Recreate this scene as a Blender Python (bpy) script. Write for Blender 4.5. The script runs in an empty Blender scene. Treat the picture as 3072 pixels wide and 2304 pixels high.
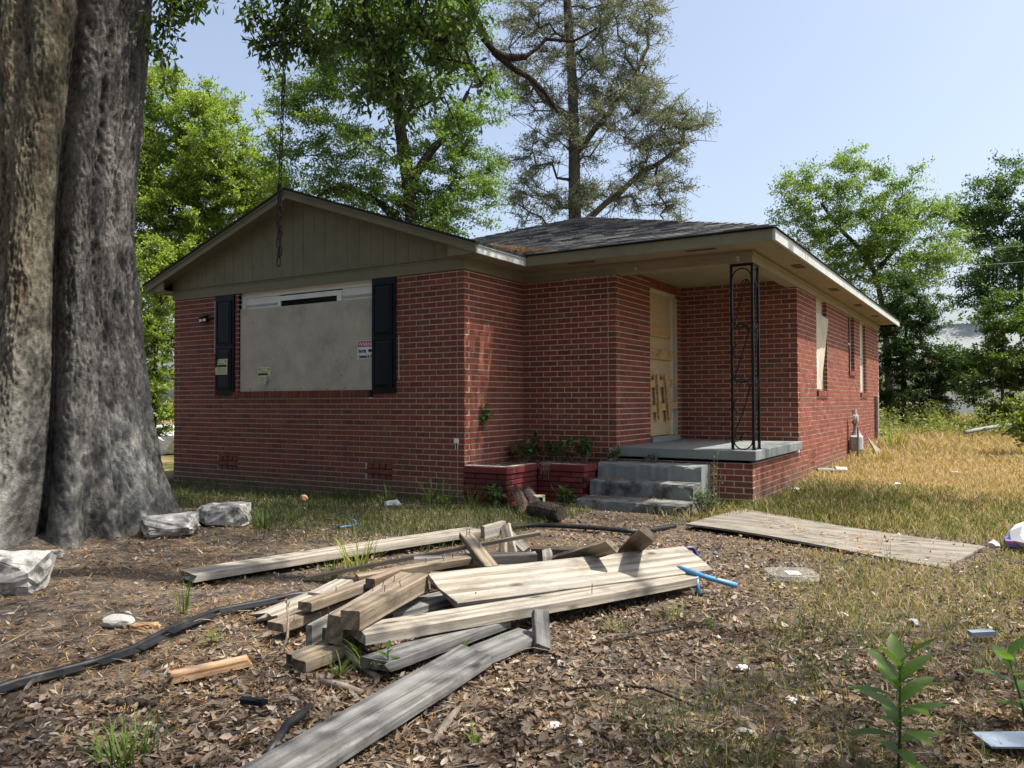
import bpy, bmesh, math, random
import numpy as np
from mathutils import Vector, Matrix, noise as mnoise

rng = np.random.default_rng(7)
random.seed(7)
SC = bpy.context.scene
COL = SC.collection
R = math.radians

# ------------------------------------------------------------------ camera
cd = bpy.data.cameras.new('camera'); cam = bpy.data.objects.new('camera', cd); COL.objects.link(cam)
CAMP = Vector((5.3502, -7.5961, 1.1771))
_y, _p, _r = -0.553629, 0.021769, -0.003315
_f = Vector((math.sin(_y)*math.cos(_p), math.cos(_y)*math.cos(_p), math.sin(_p)))
_x = Vector((math.cos(_y), -math.sin(_y), 0)); _u = _x.cross(_f)
_x2 = _x*math.cos(_r)+_u*math.sin(_r); _u2 = _u*math.cos(_r)-_x*math.sin(_r)
cam.matrix_world = Matrix(((_x2.x,_u2.x,-_f.x,CAMP.x),(_x2.y,_u2.y,-_f.y,CAMP.y),(_x2.z,_u2.z,-_f.z,CAMP.z),(0,0,0,1)))
cd.sensor_width = 36; cd.lens = 27.963; cd.clip_start = .05; cd.clip_end = 2000
SC.camera = cam

# ------------------------------------------------------------------ sky, sun, exposure
SUN_EL, SUN_AZ = 63.0, 70.0        # azimuth clockwise from +Y
W = bpy.data.worlds.new('World'); SC.world = W; W.use_nodes = True
wn = W.node_tree.nodes; bg = wn['Background']
sky = wn.new('ShaderNodeTexSky'); sky.sky_type = 'NISHITA'; sky.sun_disc = False
sky.sun_elevation = R(SUN_EL); sky.sun_rotation = R(SUN_AZ)
sky.air_density = 1.0; sky.dust_density = 4.0; sky.ozone_density = 2.0
hs = wn.new('ShaderNodeHueSaturation'); hs.inputs['Saturation'].default_value = .78; hs.inputs['Value'].default_value = 1.0
W.node_tree.links.new(sky.outputs[0], hs.inputs['Color']); W.node_tree.links.new(hs.outputs[0], bg.inputs[0]); bg.inputs[1].default_value = 0.137
sd = bpy.data.lights.new('sun', 'SUN'); sd.energy = 4.8; sd.angle = R(.55); sd.color = (1, .94, .84)
so = bpy.data.objects.new('sun', sd); COL.objects.link(so)
SD = Vector((math.cos(R(SUN_EL))*math.sin(R(SUN_AZ)), math.cos(R(SUN_EL))*math.cos(R(SUN_AZ)), math.sin(R(SUN_EL))))
so.rotation_euler = (-SD).to_track_quat('-Z', 'Y').to_euler()
vs = SC.view_settings; vs.view_transform = 'Standard'; vs.look = 'None'; vs.gamma = 1; vs.use_curve_mapping = False
vs.exposure = 0.9
try:
    SC.cycles.max_bounces = 8; SC.cycles.transparent_max_bounces = 8; SC.cycles.diffuse_bounces = 4
    SC.cycles.sample_clamp_indirect = 6
except Exception: pass

# ------------------------------------------------------------------ helpers
def tag(o, label=None, cat=None, group=None, kind=None):
    if label: o['label'] = label
    if cat: o['category'] = cat
    if group: o['group'] = group
    if kind: o['kind'] = kind
    return o

def empty(name, loc, label=None, cat=None, group=None):
    o = bpy.data.objects.new(name, None); COL.objects.link(o); o.location = loc; o.empty_display_size = .1
    return tag(o, label, cat, group)

def origin(o):
    v = Vector((0,0,0))
    while o is not None: v = v+o.location; o = o.parent
    return v

class MB:
    """collects shapes in world space, then links them as one mesh object"""
    def __init__(s): s.v=[]; s.f=[]; s.c=[]
    def add(s, vs, fs, col=(1,1,1)):
        n=len(s.v); s.v+= [tuple(v) for v in vs]; s.f += [tuple(i+n for i in f) for f in fs]; s.c += [col]*len(vs)
    def box(s, a, b, col=(1,1,1), ch=0):
        x0,x1=sorted((a[0],b[0])); y0,y1=sorted((a[1],b[1])); z0,z1=sorted((a[2],b[2]))
        if ch<=0:
            s.add([(x0,y0,z0),(x1,y0,z0),(x1,y1,z0),(x0,y1,z0),(x0,y0,z1),(x1,y0,z1),(x1,y1,z1),(x0,y1,z1)],
                  [(0,3,2,1),(4,5,6,7),(0,1,5,4),(1,2,6,5),(2,3,7,6),(3,0,4,7)], col); return
        V=[];
        for x,sx in ((x0,1),(x1,-1)):
            for y,sy in ((y0,1),(y1,-1)):
                for z,sz in ((z0,1),(z1,-1)):
                    V += [(x,y+sy*ch,z+sz*ch),(x+sx*ch,y,z+sz*ch),(x+sx*ch,y+sy*ch,z)]
        bm=bmesh.new()
        for v in V: bm.verts.new(v)
        bmesh.ops.convex_hull(bm, input=bm.verts[:]); bm.verts.index_update()
        s.add([v.co[:] for v in bm.verts],[[v.index for v in f.verts] for f in bm.faces],col); bm.free()
    def quad(s, *p, col=(1,1,1)): s.add(p,[tuple(range(len(p)))],col)
    def prism(s, poly, d, col=(1,1,1)):
        """polygon (3D points) extruded by vector d"""
        n=len(poly); P=[Vector(p) for p in poly]; d=Vector(d)
        s.add([p[:] for p in P]+[(p+d)[:] for p in P],[tuple(range(n))[::-1],tuple(range(n,2*n))]+[(i,(i+1)%n,n+(i+1)%n,n+i) for i in range(n)],col)
    def tube(s, pts, r, n=6, col=(1,1,1), cap=True):
        pts=[Vector(p) for p in pts]; m=len(pts)
        rr=r if hasattr(r,'__len__') else [r]*m
        up=Vector((0,0,1)); V=[]; prev=None
        for i,p in enumerate(pts):
            t=(pts[min(i+1,m-1)]-pts[max(i-1,0)]).normalized()
            if prev is None:
                a=t.cross(up)
                if a.length<.05: a=t.cross(Vector((1,0,0)))
            else: a=prev-t*prev.dot(t)
            a.normalize(); prev=a; b=t.cross(a)
            for k in range(n):
                th=2*math.pi*k/n; V.append((p+(a*math.cos(th)+b*math.sin(th))*rr[i])[:])
        F=[(i*n+k,i*n+(k+1)%n,(i+1)*n+(k+1)%n,(i+1)*n+k) for i in range(m-1) for k in range(n)]
        if cap: F += [tuple(range(n))[::-1], tuple(range((m-1)*n,m*n))]
        s.add(V,F,col)
    def obj(s, name, m, parent=None, smooth=False, loc=None):
        me=bpy.data.meshes.new(name)
        base = origin(parent) if parent is not None else Vector((0,0,0))
        off = Vector(loc) if loc is not None else base
        me.from_pydata([(v[0]-off.x,v[1]-off.y,v[2]-off.z) for v in s.v],[],s.f); me.update()
        at=me.color_attributes.new('col','FLOAT_COLOR','POINT')
        at.data.foreach_set('color', np.array([(*c[:3],1) for c in s.c],dtype=np.float32).ravel())
        if smooth: me.polygons.foreach_set('use_smooth',[True]*len(me.polygons))
        bm=bmesh.new(); bm.from_mesh(me); bmesh.ops.recalc_face_normals(bm, faces=bm.faces[:]); bm.to_mesh(me); bm.free()
        me.materials.append(m)
        o=bpy.data.objects.new(name, me); COL.objects.link(o); o.location = off-base
        if parent is not None: o.parent=parent
        return o

def npmesh(name, V, F, m, col=None, parent=None, smooth=False, kind=None):
    """V (n,3) world, F list of (k, array of indices (m,k))"""
    me=bpy.data.meshes.new(name); V=np.asarray(V,dtype=np.float32)
    base=np.array(origin(parent)[:] if parent is not None else (0,0,0),dtype=np.float32)
    me.vertices.add(len(V)); me.vertices.foreach_set('co',(V-base).ravel())
    F=[(k,np.asarray(a,dtype=np.int32)) for k,a in F if len(a)]
    tot=sum(a.size for k,a in F); npoly=sum(len(a) for k,a in F)
    me.loops.add(tot); me.polygons.add(npoly)
    me.loops.foreach_set('vertex_index',np.concatenate([a.ravel() for k,a in F]))
    lt=np.concatenate([np.full(len(a),k,dtype=np.int32) for k,a in F]); ls=np.concatenate([[0],np.cumsum(lt)[:-1]]).astype(np.int32)
    me.polygons.foreach_set('loop_start',ls); me.polygons.foreach_set('loop_total',lt)
    if smooth: me.polygons.foreach_set('use_smooth',np.ones(npoly,dtype=bool))
    me.update(calc_edges=True); me.validate()
    if col is not None:
        at=me.color_attributes.new('col','FLOAT_COLOR','POINT')
        c=np.ones((len(V),4),dtype=np.float32); c[:,:3]=col; at.data.foreach_set('color',c.ravel())
    me.materials.append(m)
    o=bpy.data.objects.new(name,me); COL.objects.link(o)
    if parent is not None: o.parent=parent
    if kind: o['kind']=kind
    return o

# ------------------------------------------------------------------ materials
class NT:
    def __init__(s,name):
        s.m=bpy.data.materials.new(name); s.m.use_nodes=True; s.t=s.m.node_tree; s.n=s.t.nodes; s.b=s.n['Principled BSDF']; s.o=s.n['Material Output']
    def L(s,a,b): s.t.links.new(a,b)
    def new(s,t,**k):
        n=s.n.new(t)
        for a,b in k.items(): setattr(n,a,b)
        return n
    def pos(s,kind='world',scale=(1,1,1),rand=False):
        if kind=='world': o=s.new('ShaderNodeNewGeometry').outputs['Position']
        else: o=s.new('ShaderNodeTexCoord').outputs['Object']
        if rand:
            oi=s.new('ShaderNodeObjectInfo'); mu=s.new('ShaderNodeMath',operation='MULTIPLY'); mu.inputs[1].default_value=37.; s.L(oi.outputs['Random'],mu.inputs[0])
            ad=s.new('ShaderNodeVectorMath',operation='ADD'); s.L(o,ad.inputs[0]); s.L(mu.outputs[0],ad.inputs[1]); o=ad.outputs[0]
        mp=s.new('ShaderNodeMapping'); mp.inputs['Scale'].default_value=scale; s.L(o,mp.inputs[0]); return mp.outputs[0]
    def noise(s,vec,scale=5,detail=4,rough=.6,dist=0):
        n=s.new('ShaderNodeTexNoise'); n.inputs['Scale'].default_value=scale; n.inputs['Detail'].default_value=detail; n.inputs['Roughness'].default_value=rough; n.inputs['Distortion'].default_value=dist
        s.L(vec,n.inputs['Vector']); return n.outputs['Fac']
    def ramp(s,fac,stops):
        r=s.new('ShaderNodeValToRGB'); e=r.color_ramp.elements
        while len(e)<len(stops): e.new(.5)
        for k,(p,c) in zip(e,stops): k.position=p; k.color=(*(c if hasattr(c,'__len__') else (c,c,c)),1)
        s.L(fac,r.inputs[0]); return r.outputs[0]
    def mix(s,fac,a,b,mode='MIX'):
        n=s.new('ShaderNodeMix',data_type='RGBA',blend_type=mode)
        for i,v in ((0,fac),(6,a),(7,b)):
            if isinstance(v,(int,float)): n.inputs[i].default_value=v
            elif isinstance(v,tuple): n.inputs[i].default_value=(*v,1)
            else: s.L(v,n.inputs[i])
        return n.outputs[2]
    def math(s,op,a,b=0,c=None):
        n=s.new('ShaderNodeMath',operation=op)
        for i,v in enumerate((a,b) if c is None else (a,b,c)):
            if isinstance(v,(int,float)): n.inputs[i].default_value=v
            else: s.L(v,n.inputs[i])
        return n.outputs[0]
    def bump(s,h,strength=.4,dist=.01):
        b=s.new('ShaderNodeBump'); b.inputs['Strength'].default_value=strength; b.inputs['Distance'].default_value=dist
        s.L(h,b.inputs['Height']); s.L(b.outputs[0],s.b.inputs['Normal'])
    def col(s,c): s.L(c,s.b.inputs['Base Color']) if not isinstance(c,tuple) else setattr(s.b.inputs['Base Color'],'default_value',(*c,1))
    def attr(s):
        a=s.new('ShaderNodeAttribute'); a.attribute_name='col'; return a.outputs['Color']
    def fin(s,rough=.8,spec=.3,metal=0):
        s.b.inputs['Roughness'].default_value=rough; s.b.inputs['Specular IOR Level'].default_value=spec; s.b.inputs['Metallic'].default_value=metal; return s.m

def m_plain(name,c,var=.25,scale=6,rough=.7,spec=.3,bump=.15,metal=0,dirt=None,dscale=2,dlo=.5,dhi=.7,kind='world',rand=False):
    t=NT(name); p=t.pos(kind,rand=rand); n=t.noise(p,scale,6,.65)
    lo=tuple(x*(1-var) for x in c); hi=tuple(min(1,x*(1+var)) for x in c)
    cc=t.ramp(n,[(.3,lo),(.7,hi)])
    if dirt: cc=t.mix(t.ramp(t.noise(p,dscale,5,.7),[(dlo,0.),(dhi,1.)]),cc,dirt)
    t.col(cc)
    if bump: t.bump(t.noise(p,scale*8,4,.7),bump,.004)
    return t.fin(rough,spec,metal)

def m_attr(name,var=.2,scale=20,rough=.85,spec=.2,bump=.3,bd=.003,bscale=120):
    t=NT(name); p=t.pos(); n=t.noise(p,scale,5,.65)
    t.col(t.mix(1.,t.attr(),t.ramp(n,[(.25,1-var),(.75,1+var)]),'MULTIPLY'))
    if bump: t.bump(t.noise(p,bscale,3,.7),bump,bd)
    return t.fin(rough,spec)

def m_brick():
    t=NT('brick_face'); p=t.pos(); n=t.noise(p,14,6,.7)
    c=t.mix(1.,t.attr(),t.ramp(n,[(.25,.72),(.75,1.22)]),'MULTIPLY')
    # wire-cut texture: vertical scratches; lime bloom and algae that sit on the wall as stains
    st=t.ramp(t.noise(t.pos(scale=(60,60,3)),1,3,.6),[(.5,0.),(.72,.35)])
    c=t.mix(st,c,(.20,.105,.085))
    bl=t.ramp(t.noise(t.pos(scale=(2.2,2.2,.7)),1,5,.7),[(.58,0.),(.78,.38)])
    sep=t.new('ShaderNodeSeparateXYZ'); t.L(t.pos(),sep.inputs[0])
    c=t.mix(bl,c,(.20,.11,.09))
    gz=t.ramp(t.math('ADD',sep.outputs[2],t.math('MULTIPLY',t.noise(t.pos(),3,4,.6),.5)),[(.3,.55),(.62,0.)])
    c=t.mix(gz,c,(.085,.085,.055))
    t.col(c); t.bump(t.noise(t.pos(scale=(160,160,30)),1,3,.7),.35,.003)
    return t.fin(.82,.25)

def m_wood(name,dark,mid,light,grain=26,spots=True,rough=.85,wave=.3):
    t=NT(name); p=t.pos('object',(1,1,1),rand=True)
    mp=t.new('ShaderNodeMapping'); mp.inputs['Scale'].default_value=(.9,grain,grain); t.L(p,mp.inputs[0])
    g=t.noise(mp.outputs[0],1.6,7,.7,.7)
    mp2=t.new('ShaderNodeMapping'); mp2.inputs['Scale'].default_value=(.5,7,7); t.L(p,mp2.inputs[0])
    wv=t.new('ShaderNodeTexWave',wave_type='RINGS',rings_direction='X'); wv.inputs['Scale'].default_value=.9; wv.inputs['Distortion'].default_value=7; wv.inputs['Detail'].default_value=2; wv.inputs['Detail Scale'].default_value=.6
    t.L(mp2.outputs[0],wv.inputs[0])
    c=t.ramp(g,[(.28,dark),(.47,mid),(.68,light)])
    c=t.mix(wave,c,t.mix(t.ramp(wv.outputs['Fac'],[(.35,0.),(.65,1.)]),dark,light))
    if spots:
        s=t.ramp(t.noise(t.pos('object',(2.2,5,5),rand=True),1.3,6,.75),[(.50,0.),(.66,1.)])
        c=t.mix(t.math('MULTIPLY',s,.7),c,tuple(x*.42 for x in mid))
        s=t.ramp(t.noise(t.pos('object',(1.1,2.5,2.5),rand=True),2.,6,.7),[(.5,0.),(.7,1.)])
        c=t.mix(t.math('MULTIPLY',s,.5),c,(mid[0]*.9,mid[0]*.93,mid[0]*.93))
        vo=t.new('ShaderNodeTexVoronoi'); vo.inputs['Scale'].default_value=1.; t.L(t.pos('object',(2.6,8,8),rand=True),vo.inputs['Vector'])
        c=t.mix(t.ramp(vo.outputs['Distance'],[(.05,.85),(.16,0.)]),c,tuple(x*.35 for x in dark))
    t.col(c); t.bump(g,.9,.006); return t.fin(rough,.15)

def m_leaf(name,trans=.42,tint=(1.7,1.75,.75),rough=.45,spec=.35):
    t=NT(name); a=t.attr(); t.col(a); t.fin(rough,spec)
    tr=t.new('ShaderNodeBsdfTranslucent'); t.L(t.mix(1.,a,tint,'MULTIPLY'),tr.inputs[0])
    mx=t.new('ShaderNodeMixShader'); mx.inputs[0].default_value=trans
    t.L(t.b.outputs[0],mx.inputs[1]); t.L(tr.outputs[0],mx.inputs[2]); t.L(mx.outputs[0],t.o.inputs[0]); return t.m

def m_bark(name,c0,c1,c2,moss=None,sc=1.):
    t=NT(name); p=t.pos(); 
    mp=t.new('ShaderNodeMapping'); mp.inputs['Scale'].default_value=(9*sc,9*sc,2.2*sc); t.L(p,mp.inputs[0])
    n=t.noise(mp.outputs[0],2.2,9,.72,.6); n2=t.noise(p,1.2,5,.65)
    c=t.ramp(n,[(.3,c0),(.5,c1),(.72,c2)])
    if moss: c=t.mix(t.ramp(t.noise(t.pos(scale=(3,3,.5)),1,5,.6),[(.48,0.),(.66,.6)]),c,moss)
    c=t.mix(1.,c,t.ramp(n2,[(.3,.75),(.7,1.2)]),'MULTIPLY')
    t.col(c); vo=t.new('ShaderNodeTexVoronoi',feature='DISTANCE_TO_EDGE'); vo.inputs['Scale'].default_value=3.; t.L(mp.outputs[0],vo.inputs['Vector'])
    h=t.math('ADD',t.math('MULTIPLY',t.ramp(vo.outputs['Distance'],[(0.,0.),(.25,1.)]),.6),n)
    t.bump(h,.8,.02); return t.fin(.92,.12)

M={}
M['brick']=m_brick()
M['mortar']=m_plain('mortar',(.52,.45,.375),.18,30,.95,.1,.4,dirt=(.32,.265,.215),dscale=3,dlo=.55,dhi=.75)
M['olive']=m_plain('olive_paint',(.20,.185,.12),.1,4,.7,.2,.12,dirt=(.14,.13,.085),dscale=2.5,dlo=.55,dhi=.8)
M['soffit']=m_plain('soffit_paint',(.275,.235,.165),.1,3,.75,.2,.1,dirt=(.2,.165,.115),dscale=1.5,dlo=.52,dhi=.75)
M['white']=m_plain('chalky_white_paint',(.42,.44,.425),.12,5,.6,.3,.15,dirt=(.26,.27,.26),dscale=4,dlo=.56,dhi=.72)
M['vinyl']=m_plain('white_vinyl',(.78,.79,.72),.06,4,.45,.4,.05)
M['shutter']=m_plain('dark_shutter_plastic',(.004,.006,.010),.3,5,.5,.22,.1)
M['glass']=m_plain('dark_glass',(.003,.004,.004),.2,3,.12,.25,0)
M['sheathing']=m_plain('weathered_plywood',(.47,.43,.335),.14,3.5,.85,.2,.3,dirt=(.33,.30,.255),dscale=1.6,dlo=.5,dhi=.72)
M['black']=m_plain('black_enamel',(.005,.005,.0055),.3,20,.45,.25,.1)
M['plastic_black']=m_plain('black_polythene',(.012,.012,.013),.4,12,.5,.4,.15,dirt=(.06,.05,.04),dscale=9,dlo=.55,dhi=.7)
M['slab']=m_plain('grey_floor_paint',(.20,.22,.215),.12,5,.6,.3,.15,dirt=(.2,.21,.19),dscale=3,dlo=.52,dhi=.7)
M['concrete']=m_plain('worn_grey_concrete',(.17,.175,.17),.25,9,.85,.2,.5,dirt=(.05,.05,.047),dscale=4.2,dlo=.45,dhi=.62)
M['chunk']=m_plain('broken_concrete',(.37,.36,.335),.35,26,.95,.1,1.,dirt=(.15,.148,.14),dscale=9,dlo=.5,dhi=.62)
M['stone']=m_plain('rounded_stone',(.36,.35,.33),.2,12,.8,.2,.5,dirt=(.2,.19,.17),dscale=10,dlo=.5,dhi=.7)
M['redpaint']=m_attr('red_masonry_paint',.25,9,.6,.35,.4,.003,60)
M['shingle']=m_attr('asphalt_shingle',.35,60,.95,.1,.5,.004,260)
M['roofdeck']=m_plain('roof_felt',(.03,.032,.036),.3,30,.95,.1,.4)
M['gap']=m_plain('dark_void',(.006,.005,.005),.2,5,1.,.0,0)
M['rust']=m_plain('rusty_steel',(.09,.045,.03),.4,40,.75,.3,.4)
M['zinc']=m_plain('grey_meter_paint',(.33,.34,.34),.15,12,.5,.5,.2,dirt=(.2,.19,.17),dscale=9,dlo=.55,dhi=.7)
M['pipe']=m_plain('dull_grey_pipe',(.20,.19,.18),.25,10,.6,.4,.2)
M['bluepipe']=m_plain('light_blue_tube',(.07,.24,.48),.25,12,.4,.5,.1,dirt=(.15,.1,.09),dscale=14,dlo=.6,dhi=.7)
M['navypipe']=m_plain('dark_blue_tube',(.015,.022,.12),.3,12,.4,.5,.1,dirt=(.08,.05,.04),dscale=14,dlo=.58,dhi=.7)
M['paper']=m_plain('paper_white',(.50,.50,.48),.05,8,.8,.2,.05)
M['yellowpaper']=m_plain('faded_yellow_paper',(.62,.60,.36),.12,10,.8,.2,.05)
M['ink']=m_plain('print_black',(.02,.022,.02),.1,10,.7,.2,0)
M['signred']=m_plain('print_red',(.42,.025,.055),.05,10,.5,.4,0)
M['signwhite']=m_plain('sign_white',(.72,.74,.74),.04,10,.45,.4,0)
M['palewood']=m_wood('pale_plywood',(.34,.24,.125),(.43,.32,.18),(.50,.385,.23),9,False)
M['cleat']=m_wood('yellow_pine',(.30,.16,.06),(.45,.27,.11),(.55,.36,.17),16,True)
M['grey']=m_wood('silver_grey_timber',(.045,.043,.041),(.145,.140,.132),(.255,.248,.235),26)
M['tan']=m_wood('tan_timber',(.065,.048,.032),(.185,.145,.102),(.30,.25,.185),24)
M['bleached']=m_wood('bleached_timber',(.08,.07,.056),(.25,.22,.178),(.40,.36,.30),22)
M['brown']=m_wood('brown_timber',(.075,.05,.034),(.15,.105,.075),(.25,.18,.13),24)
M['darkwood']=m_wood('damp_dark_timber',(.018,.015,.013),(.045,.037,.03),(.09,.075,.062),24)
M['rot']=m_wood('rotten_timber',(.12,.06,.03),(.32,.19,.10),(.50,.34,.20),20)
M['ground_ply']=m_wood('peeling_plywood_sheet',(.06,.05,.04),(.17,.15,.12),(.29,.265,.225),12,True,.9,.06)
M['brownbark']=m_bark('peeled_bark',(.03,.02,.013),(.09,.062,.043),(.16,.12,.09),None,1.5)
M['oak']=m_bark('oak_bark',(.035,.032,.030),(.125,.115,.102),(.235,.225,.205),(.10,.098,.052),1.)
M['bark']=m_bark('dark_bark',(.018,.014,.011),(.06,.048,.038),(.12,.10,.085),None,1.6)
M['cedarbark']=m_bark('cedar_bark',(.05,.04,.034),(.13,.105,.088),(.22,.19,.165),None,1.6)
M['twig']=m_plain('dead_twig',(.20,.165,.13),.4,30,.9,.15,.4)
M['leaf']=m_leaf('leaf_green'); M['cedarleaf']=m_leaf('cedar_spray',.25,(1.3,1.3,.9),.7,.15)
M['grass']=m_leaf('grass_blade',.35,(1.4,1.4,.8),.6,.2)
M['litter']=m_leaf('dead_leaf',.12,(1.2,1.,.7),.85,.15)
M['pebble']=m_attr('pebble_mix',.3,60,.85,.2,.3)
M['chain']=m_plain('rusty_chain',(.022,.017,.014),.4,60,.65,.4,.3,metal=.4)
M['clear']=None
def _clear():
    t=NT('clear_plastic'); t.b.inputs['Base Color'].default_value=(.85,.87,.87,1); t.b.inputs['Alpha'].default_value=.13
    return t.fin(.12,.6)
M['clear']=_clear()
M['trash_white']=m_plain('white_plastic_bag',(.55,.55,.57),.1,12,.5,.4,.1)
M['trash_pink']=m_plain('pink_print_plastic',(.55,.12,.22),.3,14,.4,.4,.1)
M['trash_blue']=m_plain('blue_print_plastic',(.14,.17,.45),.3,14,.4,.4,.1)
M['paleblue']=m_plain('pale_blue_board',(.22,.27,.33),.08,9,.7,.3,.1,dirt=(.10,.10,.09),dscale=40,dlo=.62,dhi=.7)
M['tarp']=m_plain('pale_rubble',(.6,.6,.62),.2,10,.8,.2,.2)

# ------------------------------------------------------------------ ground
def gh(x,y):
    x=np.asarray(x,dtype=float); y=np.asarray(y,dtype=float)
    h=.027*np.clip(y-1.3,0,22)*np.clip((y-1.3)/2.,0,1)
    h=h+.018*np.sin(x*1.3+.7)*np.sin(y*1.1+.3)*np.clip(1-np.exp(-((x-1)**2+(y+3)**2)/60.),.4,1)
    return h-.012+.25*np.exp(-(((x+2.2)/1.5)**2+((y+3.55)/1.5)**2))*.35
def g1(x,y): return float(gh(x,y))

def ground_mat():
    t=NT('yard_soil'); p=t.pos(); sp=t.new('ShaderNodeSeparateXYZ'); t.L(p,sp.inputs[0])
    X,Y=sp.outputs[0],sp.outputs[1]
    n1=t.noise(p,2.2,6,.7); n2=t.noise(p,26,5,.75); n3=t.noise(p,.55,4,.6)
    soil=t.ramp(n2,[(.3,(.035,.028,.022)),(.5,(.105,.080,.058)),(.72,(.22,.175,.125))])
    dark=t.ramp(n2,[(.3,(.025,.023,.022)),(.55,(.075,.068,.062)),(.8,(.16,.145,.13))])
    soil=t.mix(t.ramp(n1,[(.42,0.),(.6,1.)]),soil,dark)
    straw=t.ramp(n2,[(.3,(.12,.082,.045)),(.5,(.25,.18,.095)),(.75,(.38,.30,.18))])
    green=t.ramp(n2,[(.3,(.03,.035,.012)),(.7,(.10,.11,.035))])
    grass=t.mix(t.ramp(n3,[(.42,0.),(.6,1.)]),straw,green)
    # lawn starts beside the right wall and beyond the plywood sheet
    m=t.math('ADD',t.math('MULTIPLY',t.math('SUBTRACT',Y,.6),.9),t.math('MULTIPLY',n1,1.6))
    m=t.ramp(m,[(.4,0.),(1.,1.)])
    c=t.mix(m,soil,grass)
    t.col(c); t.bump(n2,.7,.02); return t.fin(.95,.1)
def axis(lo,a,b,hi,fine,coarse):
    return np.concatenate([np.linspace(lo,a,coarse,endpoint=False),np.arange(a,b,fine),np.linspace(b,hi,coarse)])
gx=axis(-700,-9,9,700,.12,14); gy=axis(-300,-8.5,5,1200,.12,16)
XX,YY=np.meshgrid(gx,gy); ZZ=gh(XX,YY)
near=(np.abs(XX)<9)&(YY<5)
ZZ=ZZ+np.where(near,rng.normal(0,.004,XX.shape),0)
nx,ny=len(gx),len(gy); idx=np.arange(nx*ny).reshape(ny,nx)
GF=np.stack([idx[:-1,:-1],idx[:-1,1:],idx[1:,1:],idx[1:,:-1]],-1).reshape(-1,4)
npmesh('ground',np.stack([XX,YY,ZZ],-1).reshape(-1,3),[(4,GF)],ground_mat(),smooth=True,kind='structure')

# ------------------------------------------------------------------ house
H=.0677; BZ=lambda j:(40-j)*H
WL,D1,W2,D2,W3=5.39,1.34,1.32,2.33,1.645
XR=W2+W3; YB=D1+D2; YR=11.95
house=empty('brick_house',(0,0,0),'single-storey red brick house with boarded windows, gable wing and open corner porch','house')
BR=[]           # (origin, dir, normal, u0,u1,z0,z1,proud)
mort=MB()
def wall(o,d,n,length,j0,j1,holes=(),start=0,end=0,phase=0):
    """o corner at z=0, d along, n outward.  start/end: 1 = outside corner, even courses run through; -1 = odd ones; 0 = butt"""
    o=Vector(o); d=Vector(d); n=Vector(n)
    nh=max(1,round(length/.1016)); hb=length/nh
    for j in range(j0,j1):
        z0,z1=BZ(j+1)+.0056,BZ(j)-.0056
        ev=(j%2==0)
        a=.005; b=length-.005
        if start: a = 0. if (ev==(start>0)) else hb
        if end: b = length if (ev==(end>0)) else length-hb
        edges=[]
        off=0 if (ev==(phase==0)) else hb
        k=-1
        while off+k*2*hb<b:
            s=off+k*2*hb+.0056; e=off+(k+1)*2*hb-.0056; k+=1
            if s<a+.0064 : s=a if s<a-.001 or a<.001 else s
            if e>b-.0064: e=b if (e>b+.001 or b>length-.001) else e
            if e-s>.02: edges.append((s,e))
        for s,e in edges:
            segs=[(s,e)]
            for (h0,h1,hz0,hz1) in holes:
                if z1>hz0+.012 and z0<hz1-.012:
                    ns=[]
                    for s2,e2 in segs:
                        if e2<=h0 or s2>=h1: ns.append((s2,e2))
                        else:
                            if h0-s2>.02: ns.append((s2,h0))
                            if e2-h1>.02: ns.append((h1,e2))
                    segs=ns
            for s2,e2 in segs: BR.append((o,d,n,s2,e2,z0,z1,random.uniform(-.0015,.0015)))
    # mortar backing, cut round the holes
    us=sorted({.0 if not start else .012,length-(.012 if end else 0)}|{h for q in holes for h in q[:2]}); zs=sorted({BZ(j1),BZ(j0)}|{h for q in holes for h in q[2:]})
    zs=[z for z in zs if BZ(j1)<=z<=BZ(j0)]
    for i in range(len(us)-1):
        for k in range(len(zs)-1):
            um,zm=(us[i]+us[i+1])/2,(zs[k]+zs[k+1])/2
            if any(h0<um<h1 and z0<zm<z1 for h0,h1,z0,z1 in holes): continue
            p=[o+d*u-n*.0022+Vector((0,0,z)) for u,z in ((us[i],zs[k]),(us[i+1],zs[k]),(us[i+1],zs[k+1]),(us[i],zs[k+1]))]
            mort.prism([q[:] for q in p],(-n*.08)[:])
def rowlock(o,d,n,u0,u1,z0,z1,proud,w=.0677):
    o=Vector(o); d=Vector(d); n=Vector(n); k=max(1,round((u1-u0)/w)); s=(u1-u0)/k
    for i in range(k): BR.append((o,d,n,u0+i*s+.004,u0+(i+1)*s-.004,z0,z1,proud+random.uniform(-.003,.003)))
FW=(-3.93,-1.40,1.235,2.735)      # front window opening in X
u=lambda x:x+WL
VENTS=[(-4.367,-3.947,.2),(-1.507,-1.087,.2)]
holes=[(u(FW[0]),u(FW[1]),FW[2],FW[3])]
for a,b,z in VENTS: holes.append((u(a),u(b),BZ(37)-.0,BZ(34)))
wall((-WL,0,0),(1,0,0),(0,-1,0),WL,-1,42,holes,start=1,end=1)
wall((0,0,0),(0,1,0),(1,0,0),D1,-1,42,(),start=-1,end=0,phase=1)
wall((0,D1,0),(1,0,0),(0,-1,0),W2,-1,42,(),start=0,end=1)
DOOR=(2.45-D1,3.50-D1,.60,2.70)
wall((W2,D1,0),(0,1,0),(1,0,0),D2,-2,31,[DOOR],start=-1,end=0,phase=1)
wall((W2,YB,0),(1,0,0),(0,-1,0),W3,-2,31,(),start=0,end=1)
# base wall under the porch slab
SLZ=.622; SLT=.115
wall((W2,D1,0),(1,0,0),(0,-1,0),W3,33,42,(),start=0,end=1)
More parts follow.
